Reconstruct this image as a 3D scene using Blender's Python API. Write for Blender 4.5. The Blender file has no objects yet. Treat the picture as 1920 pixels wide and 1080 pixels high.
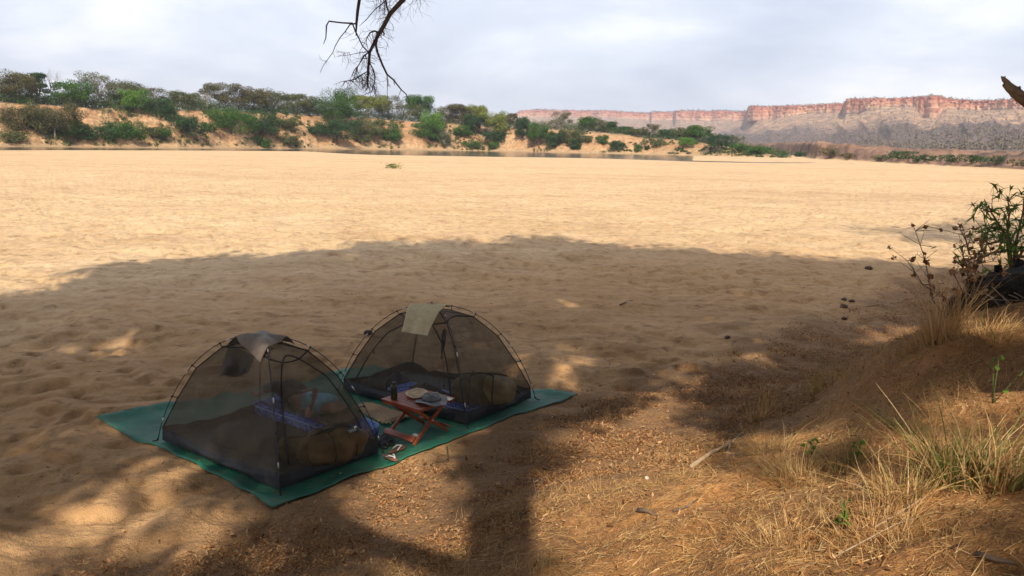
import bpy, math, random
import numpy as np
from mathutils import Matrix, Vector

# ------------------------------------------------------------------ camera, sky, sun, exposure
F = 1493.0; CAMH = 3.6; ROLL = math.atan(.018); YH = 273.3
PITCH = math.atan((540 - YH) * math.cos(ROLL) / F)
SUN_EL = math.radians(40); SUN_AZ = 0.0            # sun stands behind the camera
scene = bpy.context.scene
cp, sp, cr, sr = math.cos(PITCH), math.sin(PITCH), math.cos(ROLL), math.sin(ROLL)
RIGHT = Vector((cr, sr * sp, sr * cp)); UP = Vector((-sr, cr * sp, cr * cp)); FWD = Vector((0, cp, -sp))
cam_data = bpy.data.cameras.new('camera'); cam = bpy.data.objects.new('camera', cam_data)
scene.collection.objects.link(cam); scene.camera = cam
cam_data.sensor_width = 36; cam_data.lens = F / 1920 * 36; cam_data.clip_start = .05; cam_data.clip_end = 30000
M3 = Matrix((RIGHT, UP, -FWD)).transposed()
cam.matrix_world = Matrix.Translation((0, 0, CAMH)) @ M3.to_4x4()

world = bpy.data.worlds.new('World'); scene.world = world; world.use_nodes = True
nt = world.node_tree; N = nt.nodes; L = nt.links
for n in list(N): N.remove(n)
wo = N.new('ShaderNodeOutputWorld'); bg = N.new('ShaderNodeBackground'); bg.inputs[1].default_value = .1
sky = N.new('ShaderNodeTexSky'); sky.sky_type = 'NISHITA'; sky.sun_disc = False
sky.sun_elevation = SUN_EL; sky.sun_rotation = math.pi; sky.dust_density = 2.0
tc = N.new('ShaderNodeTexCoord'); sx = N.new('ShaderNodeSeparateXYZ'); L.new(tc.outputs['Generated'], sx.inputs[0])
ad = N.new('ShaderNodeMath'); ad.operation = 'ADD'; ad.inputs[1].default_value = .30; L.new(sx.outputs[2], ad.inputs[0])
ab = N.new('ShaderNodeMath'); ab.operation = 'MAXIMUM'; ab.inputs[1].default_value = .05; L.new(ad.outputs[0], ab.inputs[0])
dx = N.new('ShaderNodeMath'); dx.operation = 'DIVIDE'; L.new(sx.outputs[0], dx.inputs[0]); L.new(ab.outputs[0], dx.inputs[1])
dy = N.new('ShaderNodeMath'); dy.operation = 'DIVIDE'; L.new(sx.outputs[1], dy.inputs[0]); L.new(ab.outputs[0], dy.inputs[1])
cx = N.new('ShaderNodeCombineXYZ'); L.new(dx.outputs[0], cx.inputs[0]); L.new(dy.outputs[0], cx.inputs[1])
n1 = N.new('ShaderNodeTexNoise'); n1.inputs['Scale'].default_value = 1.25; n1.inputs['Detail'].default_value = 8; n1.inputs['Roughness'].default_value = .52; n1.inputs['Distortion'].default_value = .25
L.new(cx.outputs[0], n1.inputs['Vector'])
rp = N.new('ShaderNodeValToRGB'); e = rp.color_ramp.elements
e[0].position = .38; e[0].color = (.50, .555, .68, 1); e[1].position = .68; e[1].color = (.98, .985, 1.0, 1)
m_ = rp.color_ramp.elements.new(.52); m_.color = (.66, .705, .81, 1)
L.new(n1.outputs['Fac'], rp.inputs[0])
sc = N.new('ShaderNodeVectorMath'); sc.operation = 'SCALE'; sc.inputs['Scale'].default_value = 8.6; L.new(rp.outputs[0], sc.inputs[0])
mx = N.new('ShaderNodeMix'); mx.data_type = 'RGBA'; mx.inputs[0].default_value = .90
L.new(sky.outputs[0], mx.inputs[6]); L.new(sc.outputs[0], mx.inputs[7]); L.new(mx.outputs[2], bg.inputs[0]); L.new(bg.outputs[0], wo.inputs[0])

sd = bpy.data.lights.new('sun', 'SUN'); sd.energy = 4.7; sd.angle = math.radians(.7); sd.color = (1, .90, .74)
sun = bpy.data.objects.new('sun', sd); scene.collection.objects.link(sun)
TOSUN = Vector((0, -math.cos(SUN_EL), math.sin(SUN_EL)))
sun.rotation_euler = TOSUN.to_track_quat('Z', 'Y').to_euler()
vs = scene.view_settings; vs.view_transform = 'Standard'; vs.look = 'None'; vs.gamma = 1; vs.exposure = 0.67
scene.render.engine = 'CYCLES'
scene.cycles.transparent_max_bounces = 24

# ------------------------------------------------------------------ helpers
C = scene.collection
def ray(px, py):
    u, v = px - 960, 540 - py
    d = RIGHT * u + UP * v + FWD * F
    return np.array(d.normalized())
def gp(px, py, z=0.0):
    d = ray(px, py); t = (z - CAMH) / d[2]; return np.array((0, 0, CAMH)) + d * t
def proj(P):
    P = np.atleast_2d(P) - np.array((0, 0, CAMH))
    u, v, w = P @ np.array(RIGHT), P @ np.array(UP), P @ np.array(FWD)
    w_ = np.where(np.abs(w) < 1e-6, 1e-6, w)
    return 960 + F * u / w_, 540 - F * v / w_, w
def _h(ix, iy, seed):
    h = (ix * 374761393 + iy * 668265263 + seed * 974711 + 12345) & 0xffffffff
    h = ((h ^ (h >> 13)) * 1274126177) & 0xffffffff
    h = ((h ^ (h >> 16)) * 2246822519) & 0xffffffff
    return ((h ^ (h >> 15)) & 0xffffff) / float(0xffffff)
def _h1(ix, iy, seed):
    h = (ix * 374761393 + iy * 668265263 + seed * 974711 + 12345) & 0xffffffff
    h = ((h ^ (h >> 13)) * 1274126177) & 0xffffffff
    h = ((h ^ (h >> 16)) * 2246822519) & 0xffffffff
    return ((h ^ (h >> 15)) & 0xffffff) / 16777215.
def vn1(x, y, seed):
    ix = math.floor(x); iy = math.floor(y); fx = x - ix; fy = y - iy; fx = fx * fx * (3 - 2 * fx); fy = fy * fy * (3 - 2 * fy)
    a = _h1(ix, iy, seed); b = _h1(ix + 1, iy, seed); c = _h1(ix, iy + 1, seed); d = _h1(ix + 1, iy + 1, seed)
    return (a * (1 - fx) + b * fx) * (1 - fy) + (c * (1 - fx) + d * fx) * fy
def vn(x, y, seed=0):
    if isinstance(x, float) or isinstance(x, int): return vn1(float(x), float(y), int(seed))
    if np.size(x) == 1: return np.array([vn1(float(np.ravel(x)[0]), float(np.ravel(y)[0]), int(seed))])
    x = np.asarray(x, float); y = np.asarray(y, float)
    ix = np.floor(x).astype(np.int64); iy = np.floor(y).astype(np.int64)
    fx = x - ix; fy = y - iy; fx = fx * fx * (3 - 2 * fx); fy = fy * fy * (3 - 2 * fy)
    a = _h(ix, iy, seed); b = _h(ix + 1, iy, seed); c = _h(ix, iy + 1, seed); d = _h(ix + 1, iy + 1, seed)
    return (a * (1 - fx) + b * fx) * (1 - fy) + (c * (1 - fx) + d * fx) * fy
def fbm(x, y, o=4, seed=0):
    s = 0; a = 1.; t = 0
    if np.ndim(x) == 0: x = float(x); y = float(y)
    for i in range(o):
        s = s + a * vn(x * 2 ** i + 17.3 * i, y * 2 ** i - 9.1 * i, seed + i); t += a; a *= .5
    return s / t
def ss(a, b, x):
    t = np.clip((np.asarray(x, float) - a) / (b - a), 0, 1); return t * t * (3 - 2 * t)

def setprops(o, label=None, cat=None, group=None, kind=None):
    if label: o['label'] = label
    if cat: o['category'] = cat
    if group: o['group'] = group
    if kind: o['kind'] = kind
    return o
def empty(name, loc=(0, 0, 0), rz=0., label=None, cat=None, group=None):
    o = bpy.data.objects.new(name, None); C.objects.link(o); o.location = loc; o.rotation_euler = (0, 0, rz)
    o.empty_display_size = .1
    return setprops(o, label, cat, group)
def mesh_np(name, V, Fc, mat=None, parent=None, smooth=False, col=None):
    """V (n,3), Fc (m,k) with k the same for every face"""
    V = np.asarray(V, np.float32); Fc = np.asarray(Fc, np.int32)
    me = bpy.data.meshes.new(name); m, k = Fc.shape
    me.vertices.add(len(V)); me.vertices.foreach_set('co', V.ravel())
    me.loops.add(m * k); me.loops.foreach_set('vertex_index', Fc.ravel())
    me.polygons.add(m); me.polygons.foreach_set('loop_start', np.arange(m, dtype=np.int32) * k)
    try: me.polygons.foreach_set('loop_total', np.full(m, k, np.int32))
    except Exception: pass
    me.polygons.foreach_set('use_smooth', np.full(m, smooth))
    me.update(calc_edges=True)
    if col is not None:
        at = me.color_attributes.new('mask', 'FLOAT_COLOR', 'POINT')
        at.data.foreach_set('color', np.asarray(col, np.float32).ravel())
    if mat: me.materials.append(mat)
    o = bpy.data.objects.new(name, me); C.objects.link(o)
    if parent: o.parent = parent
    return o
class MB:
    """collects quads (and n-gons) of tubes, boxes, grids; build() links ONE mesh object"""
    def __init__(s): s.v = []; s.f = []
    def add(s, V, Fc):
        b = len(s.v); s.v += [tuple(map(float, p)) for p in V]; s.f += [tuple(int(i) + b for i in f) for f in Fc]; return s
    def tube(s, pts, rad, n=6, cap=True):
        P = [Vector(p) for p in pts]
        if not hasattr(rad, '__len__'): rad = [rad] * len(P)
        V = []; ref = None
        for i, p in enumerate(P):
            t = (P[min(i + 1, len(P) - 1)] - P[max(i - 1, 0)])
            if t.length < 1e-9: t = Vector((0, 0, 1))
            t.normalize()
            if ref is None: ref = Vector((0, 0, 1)) if abs(t.z) < .9 else Vector((1, 0, 0))
            a = t.cross(ref)
            if a.length < 1e-6: a = t.cross(Vector((1, .3, 0)))
            a.normalize(); b = t.cross(a); ref = -b if False else a.cross(t)
            for k in range(n):
                an = 2 * math.pi * k / n; V.append(p + (a * math.cos(an) + b * math.sin(an)) * rad[i])
        Fc = [(i * n + k, i * n + (k + 1) % n, (i + 1) * n + (k + 1) % n, (i + 1) * n + k) for i in range(len(P) - 1) for k in range(n)]
        if cap: Fc += [tuple(range(n))[::-1], tuple((len(P) - 1) * n + k for k in range(n))]
        return s.add(V, Fc)
    def box(s, c, d, R=None, bev=0.):
        """box at c with size d; bev chamfers the long look of the edges"""
        hx, hy, hz = d[0] / 2, d[1] / 2, d[2] / 2
        if bev <= 0:
            V = [Vector((x, y, z)) for x in (-hx, hx) for y in (-hy, hy) for z in (-hz, hz)]
            Fc = [(0, 1, 3, 2), (4, 6, 7, 5), (0, 4, 5, 1), (2, 3, 7, 6), (0, 2, 6, 4), (1, 5, 7, 3)]
        else:
            import bmesh
            bm = bmesh.new(); bmesh.ops.create_cube(bm, size=1)
            for v in bm.verts: v.co = Vector((v.co.x * d[0], v.co.y * d[1], v.co.z * d[2]))
            bmesh.ops.bevel(bm, geom=list(bm.edges), offset=bev, segments=2, affect='EDGES', profile=.6)
            bm.verts.ensure_lookup_table(); V = [v.co.copy() for v in bm.verts]; Fc = [tuple(v.index for v in f.verts) for f in bm.faces]; bm.free()
        if R is not None: V = [R @ v for v in V]
        c = Vector(c); return s.add([v + c for v in V], Fc)
    def grid(s, fn, nu, nv, closed=False):
        V = [fn(i / (nu - 1 if not closed else nu), j / (nv - 1)) for j in range(nv) for i in range(nu)]
        w = nu if closed else nu - 1
        Fc = [(j * nu + i, j * nu + (i + 1) % nu, (j + 1) * nu + (i + 1) % nu, (j + 1) * nu + i) for j in range(nv - 1) for i in range(w)]
        return s.add(V, Fc)
    def lathe(s, prof, n=24, c=(0, 0, 0), wob=None):
        def fn(u, v):
            k = v * (len(prof) - 1); i = int(round(k)); r, z = prof[i]; a = 2 * math.pi * u
            if wob: r, z = wob(a, r, z)
            return (c[0] + r * math.cos(a), c[1] + r * math.sin(a), c[2] + z)
        return s.grid(fn, n, len(prof), closed=True)
    def build(s, name, mat=None, parent=None, smooth=True, sub=0, solid=0.):
        me = bpy.data.meshes.new(name); me.from_pydata(s.v, [], s.f); me.update()
        me.polygons.foreach_set('use_smooth', [smooth] * len(me.polygons))
        if mat: me.materials.append(mat)
        o = bpy.data.objects.new(name, me); C.objects.link(o)
        if parent: o.parent = parent
        if solid: md = o.modifiers.new('solid', 'SOLIDIFY'); md.thickness = solid; md.offset = 0
        if sub: md = o.modifiers.new('sub', 'SUBSURF'); md.levels = sub; md.render_levels = sub
        return o

# ------------------------------------------------------------------ materials
def newmat(name):
    m = bpy.data.materials.new(name); m.use_nodes = True; nt = m.node_tree
    return m, nt, nt.nodes['Principled BSDF']
def nd(nt, t, **kw):
    n = nt.nodes.new(t)
    for k, v in kw.items():
        if k in ('operation', 'data_type', 'blend_type', 'feature', 'noise_dimensions'): setattr(n, k, v)
        else:
            key = int(k[1:]) if k[0] == 'i' and k[1:].isdigit() else k.replace('_', ' ')
            n.inputs[key].default_value = v
    return n
def noise(nt, scale, detail=4, rough=.55, vec=None, dist=0.):
    n = nd(nt, 'ShaderNodeTexNoise', Scale=scale, Detail=detail, Roughness=rough, Distortion=dist)
    if vec is not None: nt.links.new(vec, n.inputs['Vector'])
    return n.outputs['Fac']
def ramp(nt, fac, stops):
    r = nt.nodes.new('ShaderNodeValToRGB'); el = r.color_ramp.elements
    while len(el) < len(stops): el.new(.5)
    for e_, (p, c) in zip(el, stops): e_.position = p; e_.color = (*c, 1) if len(c) == 3 else c
    nt.links.new(fac, r.inputs[0]); return r.outputs[0]
def g3(x): return (x, x, x)
def mix(nt, fac, a, b, mode='MIX'):
    n = nt.nodes.new('ShaderNodeMix'); n.data_type = 'RGBA'; n.blend_type = mode
    for s_, i in ((fac, 0), (a, 6), (b, 7)):
        if isinstance(s_, (int, float)): n.inputs[i].default_value = s_
        elif isinstance(s_, tuple): n.inputs[i].default_value = (*s_, 1)
        else: nt.links.new(s_, n.inputs[i])
    return n.outputs[2]
def mth(nt, op, a, b=None):
    n = nt.nodes.new('ShaderNodeMath'); n.operation = op
    for i, s_ in enumerate((a, b)):
        if s_ is None: continue
        if isinstance(s_, (int, float)): n.inputs[i].default_value = s_
        else: nt.links.new(s_, n.inputs[i])
    return n.outputs[0]
def bump(nt, bs, h, strength=.5, dist=.01):
    b = nd(nt, 'ShaderNodeBump', Strength=strength, Distance=dist); nt.links.new(h, b.inputs['Height']); nt.links.new(b.outputs[0], bs.inputs['Normal']); return b
def simple(name, c, rough=.8, var=.15, scale=20, bumpd=0., c2=None, coord='Object', sheen=0., alpha=1., metal=0.):
    m, nt, bs = newmat(name)
    tc = nt.nodes.new('ShaderNodeTexCoord').outputs[coord]
    f = noise(nt, scale, 5, .6, tc)
    lo = tuple(x * (1 - var * 1.6) for x in c); hi = c2 if c2 else tuple(min(1, x * (1 + var * 1.6)) for x in c)
    nt.links.new(ramp(nt, f, [(.3, lo), (.7, hi)]), bs.inputs['Base Color'])
    bs.inputs['Roughness'].default_value = rough; bs.inputs['Metallic'].default_value = metal
    if sheen: bs.inputs['Sheen Weight'].default_value = sheen
    if alpha < 1: bs.inputs['Alpha'].default_value = alpha
    if bumpd: bump(nt, bs, noise(nt, scale * 3, 4, .6, tc), .6, bumpd)
    return m
def leafmat(name, cols, trans=.25, rough=.6, pos=True):
    """leaves: colour differs from leaf to leaf and from clump to clump"""
    m, nt, bs = newmat(name)
    ge = nt.nodes.new('ShaderNodeNewGeometry'); k = len(cols)
    c = ramp(nt, ge.outputs['Random Per Island'], [(i / max(1, k - 1), cc) for i, cc in enumerate(cols)])
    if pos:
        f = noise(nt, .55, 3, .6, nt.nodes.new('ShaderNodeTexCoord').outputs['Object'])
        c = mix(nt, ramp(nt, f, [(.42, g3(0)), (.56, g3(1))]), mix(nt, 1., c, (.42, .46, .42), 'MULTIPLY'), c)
    nt.links.new(c, bs.inputs['Base Color']); bs.inputs['Roughness'].default_value = rough; bs.inputs['Specular IOR Level'].default_value = .12
    tr = nt.nodes.new('ShaderNodeBsdfTranslucent'); nt.links.new(c, tr.inputs[0])
    ms = nt.nodes.new('ShaderNodeMixShader'); ms.inputs[0].default_value = trans
    nt.links.new(bs.outputs[0], ms.inputs[1]); nt.links.new(tr.outputs[0], ms.inputs[2])
    nt.links.new(ms.outputs[0], nt.nodes['Material Output'].inputs[0]); return m
# ------------------------------------------------------------------ terrain
TX, TY = .93, 9.02; TD = (.681, .732); TN = (.732, -.681)
TARP = [gp(178, 795), gp(515, 965), gp(1080, 743), gp(700, 688)]
def bank_s(x, y): return (x - TX) * TN[0] + (y - TY) * TN[1]
def bank_t(x, y): return (x - TX) * TD[0] + (y - TY) * TD[1]
def rad(pts, z): return [math.hypot(*gp(a, b, z)[:2]) for a, b in pts]
_w = [(0, 275), (330, 278), (600, 279.7), (760, 281.6), (900, 283.4), (1075, 287), (1220, 290), (1350, 293.5), (1471, 297)]
RW = rad(_w, -.25); RWX = [p[0] for p in _w]
RWX = [-2600, -900] + RWX + [1480]; RW = [420, 335] + RW + [RW[-1]]
_s = [(0, 281.5), (560, 283.5), (640, 288), (700, 290.5), (900, 293.5), (1075, 296), (1200, 299.5), (1300, 303), (1400, 305), (1500, 305.5), (1565, 305.5)]
RS = rad(_s, 0); RSX = [-2600, -900] + [p[0] for p in _s] + [1600]; RS = [240, 215] + RS + [RS[-1]]
_e = [(0, 193), (170, 202), (330, 206), (400, 208), (520, 213), (620, 219), (700, 222), (770, 229), (850, 233), (940, 239), (1075, 245), (1150, 251), (1200, 257), (1300, 266), (1400, 283), (1471, 296.5)]
BW = 34.
def _zedge(px, py, r): d = ray(px, py); return CAMH + r * d[2] / math.hypot(d[0], d[1])
ZTX = [-2600, -600] + [p[0] for p in _e] + [1500]
ZT = [20, 18] + [_zedge(a, b, np.interp(a, RWX, RW) + BW) for a, b in _e]; ZT[-1] = .2; ZT += [0.]
_r = [(1527, 298), (1580, 300.5), (1640, 304), (1700, 307.5), (1780, 312), (1920, 319)]
RRX = [1300, 1380, 1440, 1480] + [p[0] for p in _r] + [2400, 3600]; RR = [1150, 950, 800, 700] + rad(_r, 0) + [120, 80]
_re = [(1380, 271), (1440, 270), (1480, 268.5), (1540, 271), (1600, 276), (1640, 280), (1700, 285), (1800, 288), (1920, 292)]
ZRX = [1300] + [p[0] for p in _re] + [2500]; ZR = [6] + [_zedge(a, b, np.interp(a, RRX, RR) + 30) for a, b in _re] + [4]
def px_of(x, y):
    y = np.asarray(y, float); x = np.asarray(x, float)
    yy = np.where(y > 1e-3, y, 1e-3)
    return np.clip(960 + F / cp * x / yy, -2600, 4200)
def prof(t): return np.interp(t, [-.02, 0, .12, .22, .45, .72, .9, 1.0, 1.25, 9], [-.04, 0, .045, .13, .42, .76, .95, 1, 1.03, 1.1])
CR0 = 9.6; _c = [(1500, 735), (1600, 690), (1700, 645), (1780, 610), (1850, 594), (1920, 582), (2100, 560), (2500, 540)]
CRX = [a for a, b in _c]; CRZ = [_zedge(a, b, CR0) for a, b in _c]
def front_near(y): return ss(1, 4, y)
def in_tarp(x, y, m=0.):
    x = np.asarray(x, float); y = np.asarray(y, float); d = np.full(x.shape, 1e9)
    for i in range(4):
        a, b = TARP[i], TARP[(i + 1) % 4]; ex, ey = b[0] - a[0], b[1] - a[1]; l = math.hypot(ex, ey)
        d = np.minimum(d, -((x - a[0]) * ey - (y - a[1]) * ex) / l)
    return d
def Hbase(x, y):
    x = np.asarray(x, float); y = np.asarray(y, float)
    s = bank_s(x, y) + (fbm(x / 2.2, y / 2.2, 3, 5) - .5) * 1.1 - 1.6 * ss(2.8, 6, bank_t(x, y))
    z = np.interp(s, [-1.2, -.4, .3, 1, 2, 3.2, 4.2, 5.4, 8, 14, 60], [0, .04, .16, .38, .72, 1.12, 1.58, 2.0, 2.3, 2.8, 3.6])
    return z
def H(x, y, fine=True):
    x = np.asarray(x, float); y = np.asarray(y, float)
    r = np.hypot(x, y); px = px_of(x, y); front = ss(0, 20, y)
    s = bank_s(x, y); z = Hbase(x, y)
    if fine:
        sand = 1 - ss(-1, 1, s)
        fl = 1 - .9 * ss(-.25, .3, in_tarp(x, y))
        near = 1 - ss(60, 190, r)
        wx = x + 1.2 * fbm(x / 3, y / 3, 2, 31); wy = y + 1.2 * fbm(x / 3, y / 3, 2, 37)
        # wind and flood worked swells, then smaller ripples, then old trampled prints
        rid = 1 - np.abs(2 * fbm(wx / 3.4, wy / 2.0, 3, 41) - 1)
        z = z + near * sand * fl * (.26 * (rid - .6) + .13 * (fbm(wx / .9, wy / .6, 4, 43) - .5))
        pr = vn(wx / .27, wy / .24, 51); pr2 = vn(wx / .55 + 9, wy / .5, 52)
        trod = ss(.35, .62, fbm(x / 3.1 + 5, y / 3.1, 2, 55)) * .7 + .3
        z = z - near * sand * fl * trod * (.085 * ss(.5, .92, pr) + .085 * ss(.55, .9, pr2))
        z = z + near * fl * .022 * (fbm(x / .10, y / .10, 2, 61) - .5)
        z = z + (1 - sand) * near * (.24 * (fbm(x / .7, y / .7, 4, 71) - .5) + .05 * (fbm(x / .17, y / .17, 3, 75) - .5))
        z = z + (1 - near) * front * .10 * (fbm(x / 14, y / 9, 3, 77) - .5)
    # crest of the near bank on the right, where it stands up before dropping to the river bed
    zc_ = np.interp(px, CRX, CRZ); wr = np.where(r < CR0, np.exp(-((r - CR0) / 3.2) ** 2), np.exp(-((r - CR0) / 1.5) ** 2)) * ss(1500, 1720, px) * front_near(y)
    z = z + (zc_ + (fbm(x / .9, y / .9, 3, 79) - .5) * .22 - z) * wr * .97
    # channel of open water and the far banks
    rs = np.interp(px, RSX, RS) * (1 + .012 * (fbm(px / 90, r * 0, 3, 81) - .5)); rw = np.interp(px, RWX, RW)
    chan = ss(0, 9, r - rs) * (1 - ss(1490, 1575, px)) * front * (1 - ss(1340, 1480, px) * .25 * (1 + np.sin(px / 17)))
    chan = chan * (1 - ss(1240, 1330, px) * ss(25, 45, r - rs))
    z = z - .75 * chan
    zt = np.interp(px, ZTX, ZT); gl = (fbm(px / 26, r / 60, 4, 91) - .5)
    t = (r - rw) / BW + gl * .30 * ss(0, .3, (r - rw) / BW) * (1 - ss(.9, 1.3, (r - rw) / BW))
    left = -.6 + (zt + .6) * prof(t) + ss(.02, .3, t) * (fbm(x / 5, y / 5, 4, 93) - .5) * np.minimum(zt, 5) * .32
    lm = (1 - ss(1473, 1482, px)) * front * ss(-.05, 0, t)
    z = np.where((t > -.02) & (px < 1480) & (y > 5), np.maximum(z, left * lm + z * (1 - lm)), z)
    rr = np.interp(px, RRX, RR); zr = np.interp(px, ZRX, ZR); bw = 30 + 0 * rr
    t2 = (r - rr) / bw + (fbm(px / 17, r / 50, 4, 95) - .5) * .6 * ss(-.0, .3, (r - rr) / bw)
    right = zr * np.interp(t2, [0, .1, .25, .6, .85, 1, 1.4, 20], [0, .05, .2, .62, .93, 1, 1.02, 1.5]) + ss(.02, .3, t2) * (fbm(x / 6, y / 6, 4, 97) - .5) * 4.5
    z = np.where((t2 > 0) & (px > 1300) & (y > 5) & ((px > 1478) | (r > 650)), np.maximum(z, right), z)
    return z
def Hs(x, y): return float(H(np.array([x]), np.array([y]))[0])
def hit(px, py, rmax=1500.):
    """where the line of sight through a pixel meets the ground"""
    d = ray(px, py); hz = math.hypot(d[0], d[1]); d = d / hz
    rs = np.concatenate([np.arange(1, 60, .05), np.geomspace(60, rmax, 2500)])
    zz = CAMH + rs * d[2]; g = H(rs * d[0], rs * d[1]); k = np.nonzero(g >= zz)[0]
    if not len(k): return None
    r_ = rs[k[0]]; return np.array((r_ * d[0], r_ * d[1], float(g[k[0]])))

def build_ground():
    th = np.concatenate([np.linspace(-180, -60, 40)[:-1], np.linspace(-60, -35, 40)[:-1], np.linspace(-35, 35, 1180)[:-1], np.linspace(35, 60, 40)[:-1], np.linspace(60, 180, 40)])
    th = np.radians(th)
    rs = [.12]; 
    while rs[-1] < 2.2: rs.append(rs[-1] + .12)
    while rs[-1] < 60: rs.append(rs[-1] + max(.02, rs[-1] ** 2 / (CAMH * F) * 1.35))
    while rs[-1] < 195: rs.append(rs[-1] + 2.2)
    while rs[-1] < 470: rs.append(rs[-1] + 1.15)
    while rs[-1] < 1000: rs.append(rs[-1] + 5)
    while rs[-1] < 7000: rs.append(rs[-1] * 1.05)
    rs = np.array(rs); T, Rr = np.meshgrid(th, rs)
    X = Rr * np.sin(T); Y = Rr * np.cos(T); Z = H(X.ravel(), Y.ravel()).reshape(X.shape)
    far = ss(900, 1200, Rr) * (1 - ss(-50, 50, Y * 0 + np.where(px_of(X, Y) > 1300, 1, -1) * 100)); 
    V = np.stack([X, Y, Z], -1).reshape(-1, 3)
    nr, nc = X.shape; i = np.arange(nr - 1)[:, None] * nc + np.arange(nc - 1)[None, :]
    Fc = np.stack([i, i + nc, i + nc + 1, i + 1], -1).reshape(-1, 4)
    Fc = Fc[:, ::-1]
    x, y = V[:, 0], V[:, 1]; s = bank_s(x, y); r = np.hypot(x, y); px = px_of(x, y)
    n_ = fbm(x / 1.1, y / 1.1, 4, 101)
    soil = ss(-.7, .9, s + (n_ - .5) * 2.6)
    lit = np.clip(ss(-1.9, -.4, s + (n_ - .5) * 3) * (1 - ss(1.2, 2.8, s + (n_ - .5) * 3)) , 0, 1)
    rw = np.interp(px, RWX, RW); rr = np.interp(px, RRX, RR); rs_ = np.interp(px, RSX, RS)
    fb = np.where((y > 5) & (px < 1480), ss(0, 7, r - rw), 0); fb = np.maximum(fb, np.where((y > 5) & (px > 1300) & ((px > 1478) | (r > 650)), ss(0, 5, r - rr), 0))
    red = np.where((px > 1400), ss(0, 5, r - rr), 0) * (y > 5)
    top = np.where(px < 1480, ss(BW * .9, BW * 1.15, r - rw), ss(28, 40, r - rr)) * (y > 5)
    shade_tone = np.clip(ss(-19, -5, s + (n_ - .5) * 5), 0, 1) * (1 - ss(24, 34, r)); col = np.stack([soil, lit, fb, shade_tone], -1)  # alpha: near zone where tree shade is put into the sand colour
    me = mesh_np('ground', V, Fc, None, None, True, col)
    at = me.data.color_attributes.new('mask2', 'FLOAT_COLOR', 'POINT')
    wet = np.where((y > 5) & (px < 1600), np.exp(-((r - rs_) / 4) ** 2) + ss(-6, -1, r - rw) * (1 - ss(1, 7, r - rw)), 0)
    at.data.foreach_set('color', np.stack([red, top, np.clip(wet, 0, 1), np.ones_like(s)], -1).astype(np.float32).ravel())
    return me
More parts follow.
